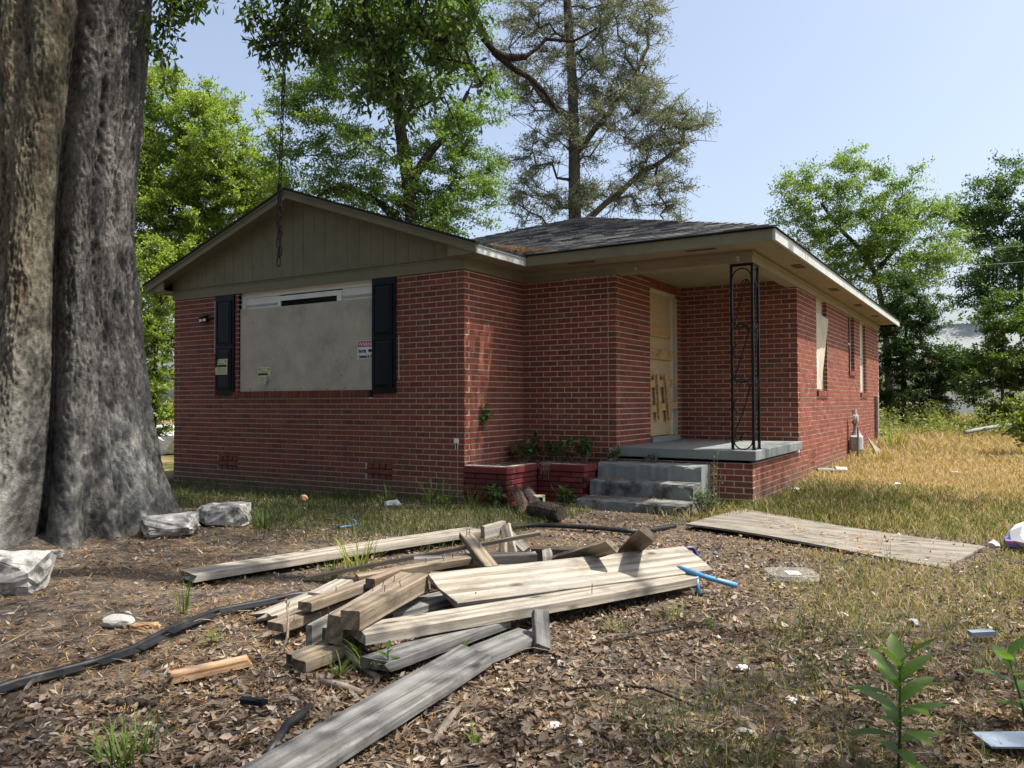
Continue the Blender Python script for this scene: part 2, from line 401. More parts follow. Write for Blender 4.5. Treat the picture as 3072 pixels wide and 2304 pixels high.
# right side wall: upper part from the porch back corner, lower part from the porch front
SW=[(4.97,5.79,1.33,2.735),(7.86,8.53,1.72,2.735),(9.22,10.06,1.33,2.735)]
wall((XR,YB,0),(0,1,0),(1,0,0),YR-YB,-1,33,[(a-YB,b-YB,c-.09,d) for a,b,c,d in SW],start=-1,end=-1,phase=0)
wall((XR,D1,0),(0,1,0),(1,0,0),YR-D1,33,42,[(4.39-D1,4.81-D1,BZ(37),BZ(34))],start=-1,end=-1,phase=1)
# left wall and back wall (plain runs, seen only from the side)
wall((-WL,4.5,0),(0,-1,0),(-1,0,0),4.5,-1,42,(),start=0,end=-1,phase=1)
# rowlock and soldier courses
rowlock((-WL,0,0),(1,0,0),(0,-1,0),u(-4.03),u(-1.47),1.236,1.322,.028)
rowlock((W2,D1,0),(0,1,0),(1,0,0),DOOR[0],DOOR[1],2.705,2.80,.002)
for a,b,c,d in SW: rowlock((XR,0,0),(0,1,0),(1,0,0),a-.02,b+.02,c-.088,c-.004,.03)
# air vents: brick slips with open slots
for a,b,z in VENTS:
    for j in (34,35,36):
        xs=np.linspace(a,b,5) if j!=35 else np.linspace(a,b,3)
        g=.011 if j!=35 else .005
        for i in range(len(xs)-1): BR.append((Vector((-WL,0,0)),Vector((1,0,0)),Vector((0,-1,0)),u(xs[i])+g,u(xs[i+1])-g,BZ(j+1)+.0056,BZ(j)-.0056,0))
    vb=MB(); vb.box((a,.05,BZ(37)),(b,.07,BZ(34))); vb.obj('air_vent',M['gap'],house)
for j in (34,35,36):
    xs=np.linspace(4.39,4.81,5) if j!=35 else np.linspace(4.39,4.81,3); g=.013 if j!=35 else .005
    for i in range(len(xs)-1): BR.append((Vector((XR,0,0)),Vector((0,1,0)),Vector((1,0,0)),xs[i]+g,xs[i+1]-g,BZ(j+1)+.0056,BZ(j)-.0056,0))
vb=MB(); vb.box((XR-.05,4.39,BZ(37)),(XR-.07,4.81,BZ(34))); vb.obj('air_vent',M['gap'],house)
# window reveals (brick returns)
for a,b,c,d in SW:
    for uu,dd in ((a,1),(b,-1)):
        for j in range(-1,40):
            z0,z1=BZ(j+1)+.0056,BZ(j)-.0056
            if z0>c-.05 and z1<d+.02:
                BR.append((Vector((XR-.096 if dd>0 else XR-.012,uu,0)),Vector((1 if dd>0 else -1,0,0)),Vector((0,dd,0)),0,.084,z0,z1,.0))
mort.obj('mortar',M['mortar'],house)
BCOL=[(.205,.058,.034),(.185,.050,.031),(.220,.064,.038),(.160,.047,.030),(.245,.074,.042),(.195,.060,.039),(.170,.058,.034),(.145,.043,.030),(.205,.068,.043),(.230,.058,.034),(.130,.056,.036),(.200,.051,.030)]
fx=cam.matrix_world.inverted()
def vis_area(b):
    o,d,n,u0,u1,z0,z1,pr=b
    c=o+d*((u0+u1)/2)+Vector((0,0,(z0+z1)/2)); v=CAMP-c; q=fx@c
    if q.z>-.5: return 0
    sx,sy=q.x/-q.z*.7767,q.y/-q.z*.7767
    if abs(sx)>.49 or abs(sy)>.37: return 0
    if sx<-.33 or z0<0.02: return 0
    return (u1-u0)*(z1-z0)*max(0,v.normalized().dot(n))/v.length_squared
order=sorted(range(len(BR)),key=lambda i:-vis_area(BR[i])); solo=set(order[:298])
cache={}; stuff=MB(); BD=.0922
for i,b in enumerate(BR):
    o,d,n,u0,u1,z0,z1,pr=b
    ci=random.choices(range(12),weights=[5,5,4,4,2,3,3,3,1.5,2,1,4])[0]
    c=o+d*((u0+u1)/2)+Vector((0,0,(z0+z1)/2))
    if i in solo:
        hl=round((u1-u0)/2,3); hh=round((z1-z0)/2,3); key=(hl,hh,ci)
        if key not in cache:
            mb=MB(); mb.box((-hl,-.003,-hh),(hl,BD,hh),BCOL[ci],.0022); t=mb.obj('brick',M['brick']); cache[key]=t.data; bpy.data.objects.remove(t)
        ob=bpy.data.objects.new('brick',cache[key]); COL.objects.link(ob); ob.parent=house
        ob.location=c+n*pr
        ob.rotation_euler=(0,random.uniform(-.006,.006),math.atan2(d.y,d.x))
    else:
        e0=c-d*((u1-u0)/2); e1=c+d*((u1-u0)/2); f=n*(.003+pr); bk=-n*BD; hz=Vector((0,0,(z1-z0)/2))
        P=[e0+f-hz,e1+f-hz,e1+bk-hz,e0+bk-hz,e0+f+hz,e1+f+hz,e1+bk+hz,e0+bk+hz]
        stuff.add([p[:] for p in P],[(0,3,2,1),(4,5,6,7),(0,1,5,4),(1,2,6,5),(2,3,7,6),(3,0,4,7)],BCOL[ci])
tag(stuff.obj('brick',M['brick'],house),kind='stuff')
# solid core added so that no light leaks through, porch recess left open
core=MB()
core.box((-WL+.1,.2,-.1),(-.1,11.8,2.84)); core.box((-.1,D1+.2,-.1),(W2-.15,11.8,2.84)); core.box((W2-.15,YB+.1,-.1),(XR-.17,11.8,2.84))
core.box((W2-.15,D1+.1,-.1),(XR-.1,YB+.1,.45))
core.obj('light_block_core',M['gap'],house)
bk=MB(); bk.box((-WL,YR-.05,-.1),(XR-.1,YR,2.84)); bk.box((-WL,4.5,-.1),(-WL+.09,YR-.05,2.84)); bk.obj('rear_wall',M['mortar'],house)

# ---- roof
ZS,ZF0,ZF1=2.86,2.845,2.965
SL=.34
XG0,XG1=-5.73,.35; XA=(XG0+XG1)/2; ZA=ZF1+(XG1-XA)*SL
YF,YGF,XE=.83,-.27,3.36
def roofslab(mb,poly,t=.03): mb.prism(poly,(0,0,-t))
rb=MB()
roofslab(rb,[(XG1+.02,YGF-.03,ZF1+.005),(XG1+.02,3.95,ZF1+.005),(XA,3.95,ZA+.012),(XA,YGF-.03,ZA+.012)])
roofslab(rb,[(XG0-.02,YGF-.03,ZF1+.005),(XA,YGF-.03,ZA+.012),(XA,3.95,ZA+.012),(XG0-.02,3.95,ZF1+.005)])
XM0,XM1,YM0,YM1=-5.76,XE+.02,YF-.02,12.4
hw=(XM1-XM0)/2; XMA=(XM0+XM1)/2; ZM=ZF1+.008+hw*SL; YH0,YH1=YM0+hw,YM1-hw
rb.add([(XM0,YM0,ZF1+.008),(XM1,YM0,ZF1+.008),(XM1,YM1,ZF1+.008),(XM0,YM1,ZF1+.008),(XMA,YH0,ZM),(XMA,YH1,ZM)]+[(XM0,YM0,ZF1-.0),(XM1,YM0,ZF1-.0),(XM1,YM1,ZF1-.0),(XM0,YM1,ZF1-.0)],
  [(0,1,4),(1,2,5,4),(2,3,5),(3,0,4,5),(0,6,7,1),(1,7,8,2),(2,8,9,3),(3,9,6,0)])
rb.obj('roof',M['roofdeck'],house)
# shingles on the porch-side hip slope, laid in courses
SH=[]
slen=hw*math.sqrt(1+SL*SL); cs,sn=1/math.sqrt(1+SL*SL),SL/math.sqrt(1+SL*SL)
ncourse=int(slen/.135)
for k in range(ncourse):
    s0=k*.135; t=s0/slen
    xr_=XM1-t*hw+.02; xl=max(XM0+t*hw,XG1-t*hw*1.0-.15 if t*hw<3.1 else -9)
    x=xl-(k%3)*.1
    while x<xr_:
        w=random.choice((.16,.22,.3,.33)); x1=min(x+w,xr_)
        if x1-max(x,xl)>.03: SH.append((max(x,xl),x1,s0))
        x=x1
SHC=[(.11,.115,.125),(.14,.143,.15),(.20,.195,.19),(.075,.08,.09),(.26,.25,.235),(.12,.125,.135)]
def sh_box(mb,x0,x1,s0,col):
    y0=YM0-.015+s0*cs; z0=ZF1+.012+s0*sn; L=.16; th=.012+random.uniform(0,.004)
    y1=y0+L*cs; z1=z0+L*sn-.004
    mb.add([(x0+.002,y0,z0),(x1-.002,y0,z0),(x1-.002,y1,z1),(x0+.002,y1,z1),(x0+.002,y0-th*sn,z0+th*cs),(x1-.002,y0-th*sn,z0+th*cs),(x1-.002,y1,z1+.003),(x0+.002,y1,z1+.003)],
      [(0,3,2,1),(4,5,6,7),(0,1,5,4),(1,2,6,5),(2,3,7,6),(3,0,4,7)],col)
SH.sort(key=lambda s:s[2]-s[1]*.0)
big=MB()
for i,(x0,x1,s0) in enumerate(SH):
    c=random.choice(SHC)
    if i<296:
        mb=MB(); sh_box(mb,x0,x1,s0,c); mb.obj('shingle',M['shingle'],house,loc=((x0+x1)/2,YM0+s0*cs,ZF1+s0*sn))
    else: sh_box(big,x0,x1,s0,c)
tag(big.obj('shingle',M['shingle'],house),kind='stuff')

# ---- gable siding boards, trim
sb=0; x=-WL-.02
while x<.02:
    x1=min(x+.2,.02); zt=lambda q: ZA-.06-abs(q-XA)*SL
    P=[(x+.0025,-.03,2.888),(x1-.0025,-.03,2.888),(x1-.0025,-.03,zt(x1)),(x+.0025,-.03,zt(x))]
    if x<XA<x1: P=[(x+.004,-.03,2.888),(x1-.004,-.03,2.888),(x1-.004,-.03,zt(x1)),(XA,-.03,zt(XA)),(x+.004,-.03,zt(x))]
    mb=MB(); mb.prism(P,(0,.022,0)); mb.obj('siding_board',M['olive'],house); x=x1
g=MB(); g.prism([(-WL,-.0245,2.89),(0,-.0245,2.89),(0,-.0245,2.9),(XA,-.0245,ZA-.1),(-WL,-.0245,2.9)],(0,.05,0)); g.obj('gable_backing',M['olive'],house)
t=MB(); t.box((-WL-.02,-.022,2.726),(.022,.0,2.872)); t.box((-WL-.02,-.04,2.872),(.026,-.002,2.886)); t.box((-WL-.02,-.03,2.845),(.024,-.02,2.862)); t.obj('frieze_board',M['olive'],house)
t=MB(); t.box((.002,-.0,2.726),(.022,D1-.0,2.86)); t.box((.022,D1-.022,2.726),(W2+.02,D1-.002,2.858)); t.obj('frieze_board',M['olive'],house)
# porch beam and side frieze
t=MB(); t.box((W2+.02,D1-.022,2.728),(XR+.022,D1+.16,2.858)); t.box((XR-.14,D1+.16,2.728),(XR+.022,YB-.0,2.858)); t.obj('porch_beam',M['soffit'],house)
t=MB(); t.box((.022,D1-.04,2.80),(XR+.04,D1-.022,2.835)); t.box((.022,D1-.034,2.838),(XR+.03,D1-.0225,2.857)); t.box((XR+.0225,D1-.022,2.80),(XR+.04,YR,2.835)); t.obj('frieze_moulding',M['soffit'],house)
t=MB(); t.box((XR+.002,YB,2.726),(XR+.022,YR,2.8585)); t.obj('frieze_board',M['soffit'],house)
t=MB(); t.box((W2-.1,D1+.161,2.832),(XR-.141,YB+.1,2.85)); t.obj('porch_ceiling',M['soffit'],house)
# soffits
t=MB(); t.box((.022,YF+.02,ZS),(XE-.02,D1+.1,ZS+.012)); t.box((XR-.1,D1+.1,ZS),(XE-.02,12.38,ZS+.012)); t.box((.0,-.0,ZS),(XG1-.02,YF+.02,ZS+.012)); t.box((-WL,-.0,ZS),(XG0+.02,8,ZS+.012)); t.box((-WL,YR,ZS),(XE-.02,12.38,ZS+.013)); t.obj('soffit',M['soffit'],house)
# rakes with raked soffit
for sx,x0 in ((-1,XG0),(1,XG1)):
    t=MB()
    t.prism([(x0,YGF,ZF0),(x0,YGF,ZF1),(XA,YGF,ZA-.002),(XA,YGF,ZA-.125)],(0,.03,0)); t.obj('rake_board',M['olive'],house)
    t=MB(); t.prism([(x0+sx*.008,YGF-.016,ZF1-.045),(x0+sx*.008,YGF-.016,ZF1-.002),(XA,YGF-.016,ZA-.004),(XA,YGF-.016,ZA-.047)],(0,.0155,0)); t.obj('rake_trim',M['olive'],house)
    t=MB(); t.prism([(x0-sx*.03,YGF+.03,ZF1-.07),(XA,YGF+.03,ZA-.085),(XA,-.008,ZA-.085),(x0-sx*.03,-.008,ZF1-.07)],(0,0,.012)); t.obj('rake_soffit',M['olive'],house)
    xb=.0 if sx>0 else -WL
    t=MB(); t.prism([(xb-sx*.06,YGF+.031,ZF0+.002),(x0-sx*.001,YGF+.031,ZF0+.002),(x0-sx*.001,YGF+.031,ZF1-.02),(xb-sx*.06,YGF+.031,ZF1+(.41)*SL*.55)],(0,.02,0)); t.box((xb-sx*.06,YGF+.052,ZF0+.003),(x0-sx*.03,-.024,ZF0+.012)); t.obj('eave_return',M['olive'],house)
# fascias
t=MB(); t.box((XG1-.03,YGF+.0305,ZF0),(XG1,YF-.0,ZF1)); t.obj('fascia',M['white'],house)
t=MB(); t.box((XG1,YGF+.03,ZF1-.04),(XG1+.014,YF-.002,ZF1-.001)); t.obj('drip_trim',M['white'],house)
t=MB(); t.box((XG1+.0005,YF,ZF0),(XE-.03,YF+.03,ZF1)); t.obj('fascia',M['olive'],house)
t=MB(); t.box((XE-.03,YF-.0005,ZF0+.0005),(XE,12.38,ZF1)); t.obj('fascia',M['white'],house)
t=MB(); t.box((XG0,YGF+.0305,ZF0),(XG0+.03,8,ZF1)); t.obj('fascia',M['white'],house)
# soffit vents
for x,y,w in ((3.17,2.75,.17),(3.17,5.22,.17),(3.17,7.6,.17),(3.17,9.74,.17)):
    t=MB(); t.box((x-.05,y-w/2-.07,ZS-.006),(x+.07,y+w/2+.07,ZS-.001)); t.obj('soffit_vent',M['rust'],house)
for x in (1.02,2.5):
    t=MB(); t.box((x-.17,.99,ZS-.006),(x+.17,1.06,ZS-.001)); t.obj('soffit_vent',M['rust'],house)
# peeling paint on the beam
def patch(x,y,z,w,h,seed,nrm=(0,-1,0)):
    rr=random.Random(seed); pts=[]
    for i in range(9):
        a=2*math.pi*i/9; q=rr.uniform(.55,1.1); pts.append((x+math.cos(a)*w*q,y,z+math.sin(a)*h*q))
    t=MB(); t.prism(pts,(0,.003,0)); t.obj('paint_patch',M['white'],house)
patch(1.60,D1-.0265,2.765,.022,.03,3); patch(2.83,D1-.0265,2.77,.025,.045,5)
for i in range(10): patch(.62+i*.075+random.uniform(-.02,.02),D1-.006,2.722+random.uniform(-.004,.004),.03,.008,30+i)

# ---- front window, board, shutters
wx0,wx1,wz0,wz1=FW
win=MB(); win.box((wx0,.05,2.66),(wx1,.09,wz1)); win.box((wx0,.05,1.33),(wx0+.075,.09,2.66)); win.box((wx0+.075,.07,2.50),(-3.18,.10,2.66)); win.box((-1.99,.07,2.50),(wx1,.10,2.66))
wino=win.obj('window',M['vinyl'],house)
t=MB(); t.box((-3.18,.045,2.575),(-1.99,.085,2.64)); t.box((-3.18,.045,2.4),(-3.125,.085,2.575)); t.box((-2.068,.045,2.4),(-1.99,.085,2.575)); t.obj('frame',M['vinyl'],wino)
for fa,fb in ((wx0+.08,-3.185),(-1.985,wx1-.01)):
    t=MB(); t.box((fa,.06,2.535),(fb,.0695,2.56)); t.obj('trim_strip',M['white'],wino)
t=MB(); t.box((-3.125,.06,2.4),(-2.068,.07,2.575)); t.obj('pane',M['glass'],wino)
board=MB(); board.box((wx0+.008,.02,1.326),(wx1,.035,2.495),ch=.002); bo=board.obj('window_board',M['sheathing'],house)
for x,z in [(-3.70,1.37),(-3.7,1.345),(-3.2,1.35),(-2.7,1.36),(-2.2,1.345),(-1.9,1.36),(-2.05,1.72),(-1.78,1.74),(-1.96,1.52),(-3.66,2.3),(-1.6,2.38),(-2.6,2.42)]:
    t=MB(); t.box((x-.008,.0155,z-.005),(x+.008,.0195,z+.005)); t.obj('nail',M['rust'],bo)
for x0,x1,z0,z1 in ((-4.41,-4.005,1.285,2.722),(-1.40,-1.015,1.285,2.722)):
    t=MB(); t.box((x0,-.03,z0),(x1,-.001,z1),ch=.004); s=t.obj('shutter',M['shutter'],house)
    for a,b in ((z0+.075,z0+.66),(z0+.73,z1-.09)):
        t=MB(); xi0,xi1=x0+.055,x1-.055
        # raised and fielded panel with sloping margins
        P=[(xi0,-.031,a),(xi1,-.031,a),(xi1,-.031,b),(xi0,-.031,b)]; Q=[(xi0+.035,-.046,a+.035),(xi1-.035,-.046,a+.035),(xi1-.035,-.046,b-.035),(xi0+.035,-.046,b-.035)]
        t.add(P+Q,[(4,5,6,7),(0,1,5,4),(1,2,6,5),(2,3,7,6),(3,0,4,7),(3,2,1,0)]); t.obj('panel',M['shutter'],s)
        t=MB()
        for q in ((xi0-.012,a-.012,xi0,b+.012),(xi1,a-.012,xi1+.012,b+.012),(xi0,a-.012,xi1,a),(xi0,b,xi1,b+.012)): t.box((q[0],-.042,q[1]),(q[2],-.0305,q[3]))
        t.obj('moulding',M['shutter'],s)
# caulk streak beside the left shutter
t=MB(); t.box((-4.452,-.006,1.9),(-4.436,-.001,2.66)); t.obj('caulk_line',M['white'],house)
t=MB(); t.box((-.985,-.006,1.45),(-.972,-.0015,2.0)); t.obj('caulk_line',M['sheathing'],house)

# ---- door and its boards
dx=W2-.05; y0,y1=D1+DOOR[0],D1+DOOR[1]
dr=MB(); dr.box((dx-.03,y0+.02,.70),(dx,y1-.15,2.66)); dro=dr.obj('door_board',M['palewood'],house)
t=MB(); t.box((dx-.04,y1-.15,.62),(dx-.01,y1,2.66)); t.box((dx-.04,y0,2.66),(dx+.02,y1,2.702)); t.box((dx-.009,y1-.022,.69),(W2-.004,y1-.001,2.66)); t.obj('door_frame',M['sheathing'],house)
t=MB(); t.box((dx-.05,y0-.0,.60),(W2+.04,y1,.69),ch=.006); t.obj('door_sill',M['slab'],house)
for za,zb,ya,yb,k in ((2.06,2.20,2.46,3.28,'brown2'),(1.75,1.885,2.46,3.34,'cleat')):
    t=MB(); t.box((dx+.001,ya,za),(dx+.036,yb,zb),ch=.003); t.obj('plank',M['cleat'],dro)
t=MB()
for yy,zz in ((2.6,1.82),(3.1,1.8),(2.62,2.12),(3.12,2.1)): t.box((dx+.0365,yy-.008,zz-.008),(dx+.040,yy+.008,zz+.008))
t.obj('nail',M['zinc'],dro)

# ---- side windows
for i,(a,b,c,d) in enumerate(SW):
    t=MB(); t.box((XR-.11,a,c),(XR-.075,b,d)); w=t.obj('window',M['white'] if i else M['sheathing'],house)
    t=MB(); t.box((XR-.0745,a+.005,c+.003),(XR-.06,a+.05,d)); t.box((XR-.0745,b-.05,c+.003),(XR-.06,b-.005,d)); t.box((XR-.0745,a+.05,(c+d)/2-.02),(XR-.058,b-.05,(c+d)/2+.02)); t.obj('frame',M['white'],w)
    t=MB(); t.box((XR-.0745,a+.05,c+.02),(XR-.07,b-.05,d)); t.obj('pane',M['sheathing'] if i!=1 else M['glass'],w)
a,b,c,d=SW[0]
t=MB(); t.prism([(XR-.05,a+.03,c+.02),(XR-.06,b-.18,c+.02),(XR+.035,b-.02,c+1.13),(XR-.03,a+.02,c+1.2)],(-.012,0,0)); t.obj('window_board',M['sheathing'],house)
t=MB(); t.prism([(XR-.03,a+.12,c+.1),(XR-.035,a+.3,c+.2),(XR-.03,a+.34,c+.45),(XR-.03,a+.2,c+.58),(XR-.028,a+.1,c+.4)],(-.004,0,0)); t.obj('torn_paper',M['paper'],house)

# ---- pipe near the rear corner
t=MB(); t.tube([(XR+.05,11.15,.05),(XR+.05,11.15,1.24)],.04,10); pp=t.obj('vent_pipe',M['pipe'],house)
t=MB(); t.tube([(XR+.05,11.15,1.24),(XR+.05,11.15,1.27)],.048,10); t.obj('pipe_cap',M['sheathing'],pp)

# ---- porch slab and iron column
t=MB(); t.box((W2-.03,D1-.035,SLZ-SLT),(XR+.05,YB-.004,SLZ),ch=.008); t.obj('porch_slab',M['slab'],house)
colm=empty('iron_column',(0,0,0)); colm.parent=house
PX,PY=2.965,1.40; PZ0,PZ1=SLZ,2.727
posts=[(PX-.235,PY),(PX,PY),(PX,PY+.235)]
for x,y in posts:
    t=MB(); t.box((x-.0145,y-.0145,PZ0),(x+.0145,y+.0145,PZ1),ch=.002); t.obj('upright',M['black'],colm)
    t=MB(); t.box((x-.022,y-.022,PZ0),(x+.022,y+.022,PZ0+.006)); t.obj('foot_plate',M['black'],colm)
t=MB(); t.box((PX-.2475,PY-.0125,PZ1-.03),(PX+.0125,PY+.0,PZ1-.001)); t.box((PX,PY+.0,PZ1-.03),(PX+.0120,PY+.2475,PZ1-.001)); t.obj('top_rail',M['black'],colm)
def scroll(fn,z0,z1,flip=False):
    out=[]
    w=.105
    def arc(cx,cz,r,a0,a1,n=14,shrink=0): return [fn(cx+(r*(1-shrink*i/n))*math.cos(R(a0+(a1-a0)*i/n)),cz+(r*(1-shrink*i/n))*math.sin(R(a0+(a1-a0)*i/n))) for i in range(n+1)]
    Hh=z1-z0
    out.append(arc(0,z0+.11,.105,180,360)); out.append(arc(-.06,z0+.15,.05,0,-230,14,.5)[::1]); out.append(arc(.045,z0+.13,.07,60,180,8))
    out.append(arc(0,z1-.13,.105,180,0)); out.append(arc(.05,z1-.2,.05,180,-60,12,.4))
    for k,zc in enumerate((.36,.66)):
        zz=z0+Hh*zc
        out.append(arc(0,zz+.12,.105,180,330)); out.append(arc(-.02,zz+.0,.06,20,200,10,.3)); out.append(arc(.03,zz-.02,.06,200,-20,10,.4)); out.append(arc(-.01,zz-.26,.1,120,290,12,.2))
    out.append([fn(-.09,z0+.2),fn(.0,z0+Hh*.2),fn(.095,z0+Hh*.36)]); out.append([fn(-.095,z0+Hh*.38),fn(.09,z0+Hh*.66)]); out.append([fn(-.095,z0+Hh*.66),fn(.0,z0+Hh*.84),fn(.06,z1-.15)])
    return out
for fn in (lambda a,z:(PX-.1175+a,PY,z), lambda a,z:(PX,PY+.1175+a,z)):
    t=MB()
    for c in scroll(fn,PZ0,PZ1-.03): t.tube(c,.0075,6)
    t.obj('scrollwork',M['black'],colm)

# ------------------------------------------------------------------ steps and planter
st=empty('front_steps',(1.9,.9,0),'three grey painted concrete steps leading up to the porch','steps')
def step(x0,x1,y0,y1,z0,z1,seed):
    bm=bmesh.new(); bmesh.ops.create_grid(bm,x_segments=1,y_segments=1,size=.5); bm.free()
    mb=MB(); nx=26
    # worn front nosing: subdivided profile
    prof=[(y1,z0),(y0,z0),(y0,z1-.03),(y0+.006,z1-.01),(y0+.022,z1-.0),(y1,z1)]
    V=[];F=[]; rr=random.Random(seed); n=len(prof)
    for i in range(nx+1):
        x=x0+(x1-x0)*i/nx
        for k,(y,z) in enumerate(prof):
            w=1 if k in (2,3,4) else .15
            V.append((x,y+rr.uniform(0,.012)*w,z-rr.uniform(0,.010)*w*(1 if k!=2 else 2)))
    for i in range(nx):
        for k in range(n-1): F.append((i*n+k,(i+1)*n+k,(i+1)*n+k+1,i*n+k+1))
    F.append(tuple(range(n))); F.append(tuple(range(nx*n,nx*n+n))[::-1]); mb.add(V,F); return mb
step(1.24,2.50,.98,1.30,0,.455,1).obj('step',M['slab'],st); step(1.27,2.50,.70,.979,-.05,.275,2).obj('step',M['concrete'],st); step(1.30,2.56,.30,.699,-.05,.10,3).obj('step',M['concrete'],st)
pl=empty('brick_planter',(.7,.7,0),'L-shaped low brick planter painted dark red with pale cap, beside the steps','planter')
PC=[(.145,.028,.026),(.125,.024,.023),(.165,.036,.032),(.105,.022,.02)]
pcore=MB()
def plwall(x0,x1,yy,along,z0=-.02,z1=.355):
    h=.062; k=0; z=z0
    while z<z1-.02:
        s=x0-(k%2)*.15
        while s<x1:
            a,b=max(s+.004,x0),min(s+.29,x1)
            if b-a>.03:
                mb=MB(); pr=random.uniform(-.004,.004)
                if along=='x': mb.box((a,yy+pr,z+.006),(b,yy+.09,z+h-.006),random.choice(PC),.004)
                else: mb.box((yy-.09,a,z+.006),(yy+pr,b,z+h-.006),random.choice(PC),.004)
                mb.obj('brick',M['redpaint'],pl)
            s+=.3
        z+=h; k+=1
plwall(.02,.60,-.03,'x'); plwall(-.03+.095,.66,.60,'y'); plwall(.60,1.22,.66,'x'); plwall(.66+.095,.97,1.22,'y')
pcore.box((.03,-.02,-.05),(.592,.67,.35),(.03,.008,.008)); pcore.box((.592,.67,-.05),(1.212,1.30,.35),(.03,.008,.008)); pcore.box((.03,.67,-.05),(.592,1.30,.35),(.03,.008,.008)); pcore.obj('core',M['redpaint'],pl)
cp=MB(); cp.box((.022,-.045,.355),(.615,.07,.435),PC[0],.008); cp.box((.52,.0702,.355),(.615,.64,.436),PC[0],.008); cp.box((.6152,.645,.355),(1.235,.76,.437),PC[0],.008); cp.box((1.14,.7602,.355),(1.235,.975,.436),PC[0],.008)
cp.obj('cap',M['redpaint'],pl)
ct=MB(); ct.box((.03,-.035,.4365),(.605,.066,.440)); ct.box((.525,.067,.4375),(.605,.63,.4405)); ct.box((.625,.655,.4385),(1.225,.75,.4415)); ct.obj('cap_top',M['chunk'],pl)
so_=MB(); so_.box((.03,.07,.33),(.52,1.32,.41)); so_.box((.52,.76,.33),(1.14,1.32,.41)); so_.obj('soil',m_plain('planter_soil',(.10,.07,.045),.5,40,.95,.1,.6),pl)

# ------------------------------------------------------------------ trees
def resample(P,step):
    P=[np.array(p,float) for p in P]; out=[P[0]]
    for a,b in zip(P[:-1],P[1:]):
        n=max(1,int(np.linalg.norm(b-a)/step))
        out += [a+(b-a)*i/n for i in range(1,n+1)]
    return out

class Skeleton:
    def __init__(s): s.P=[]; s.par=[]; s.minr=[]
    def path(s,pts,r0,r1,step=.4,attach=True,wob=.0):
        q=resample(pts,step); n=len(q)
        par=-1
        if attach and s.P:
            A=np.array(s.P); par=int(np.argmin(((A-q[0])**2).sum(1)))
        for i,p in enumerate(q):
            if wob and 0<i<n-1: p=p+rng.normal(0,wob,3)
            s.P.append(p); s.par.append(par); s.minr.append(r0+(r1-r0)*i/max(1,n-1)); par=len(s.P)-1
    def tips(s,T,step=.5,wob=.06,droop=0.,tipr=.006):
        T=np.asarray(T); A=np.array(s.P); d=np.array([((A-t)**2).sum(1).min() for t in T])
        ids=[]
        cap=len(s.P)+len(T)*40
        buf=np.zeros((cap,3)); n=len(s.P); buf[:n]=A
        for i in np.argsort(d):
            t=T[i]; v=buf[:n]-t; dd=np.sqrt((v**2).sum(1)); cost=dd+.55*np.maximum(0,v[:,2]+.15*dd)
            j=int(np.argmin(cost)); p0=buf[j].copy(); L=dd[j]; k=max(1,int(L/step)); par=j
            bend=rng.normal(0,wob*L,3); bend[2]-=droop*L
            for q in range(1,k+1):
                f=q/k; p=p0+(t-p0)*f+bend*4*f*(1-f)*.5
                if q<k: p=p+rng.normal(0,wob*.5*step,3)
                if n>=cap: break
                buf[n]=p; s.P.append(p); s.par.append(par); s.minr.append(tipr); par=n; n+=1
            ids.append(par)
        return ids
    def radii(s,k=.011,e=.47):
        n=len(s.P); c=np.zeros(n); ch=np.zeros(n,int)
        for i in range(n):
            if s.par[i]>=0: ch[s.par[i]]+=1
        for i in range(n-1,-1,-1):
            if ch[i]==0: c[i]+=1
            if s.par[i]>=0: c[s.par[i]]+=c[i]
        r=np.maximum(k*np.maximum(c,1)**e*.55,np.array(s.minr)); return r
    def mesh(s,name,m,parent,sides=5,rad=None,skip=None,k=.011):
        r=s.radii(k) if rad is None else rad
        P=np.array(s.P); par=np.array(s.par); I=np.where(par>=0)[0]
        if skip is not None: I=I[I>=skip]
        A=P[par[I]]; B=P[I]; ra=np.minimum(r[par[I]],r[I]*1.6); rb=r[I]
        t=B-A; L=np.linalg.norm(t,axis=1,keepdims=True)+1e-9; t=t/L
        B=B+t*(rb[:,None]*.5)
        up=np.where(np.abs(t[:,2:3])>.9,np.array([[1.,0,0]]),np.array([[0,0,1.]]))
        a=np.cross(t,up); a/=np.linalg.norm(a,axis=1,keepdims=True)+1e-9; b=np.cross(t,a)
        th=np.arange(sides)*2*np.pi/sides
        ring=lambda C,q: C[:,None,:]+(a[:,None,:]*np.cos(th)[None,:,None]+b[:,None,:]*np.sin(th)[None,:,None])*q[:,None,None]
        V=np.concatenate([ring(A,ra),ring(B,rb)],1).reshape(-1,3); n=len(I)
        base=(np.arange(n)*2*sides)[:,None]; k=np.arange(sides); k2=(k+1)%sides
        F=np.stack([base+k,base+k2,base+sides+k2,base+sides+k],-1).reshape(-1,4)
        return npmesh(name,V,[(4,F)],m,parent=parent,smooth=True)

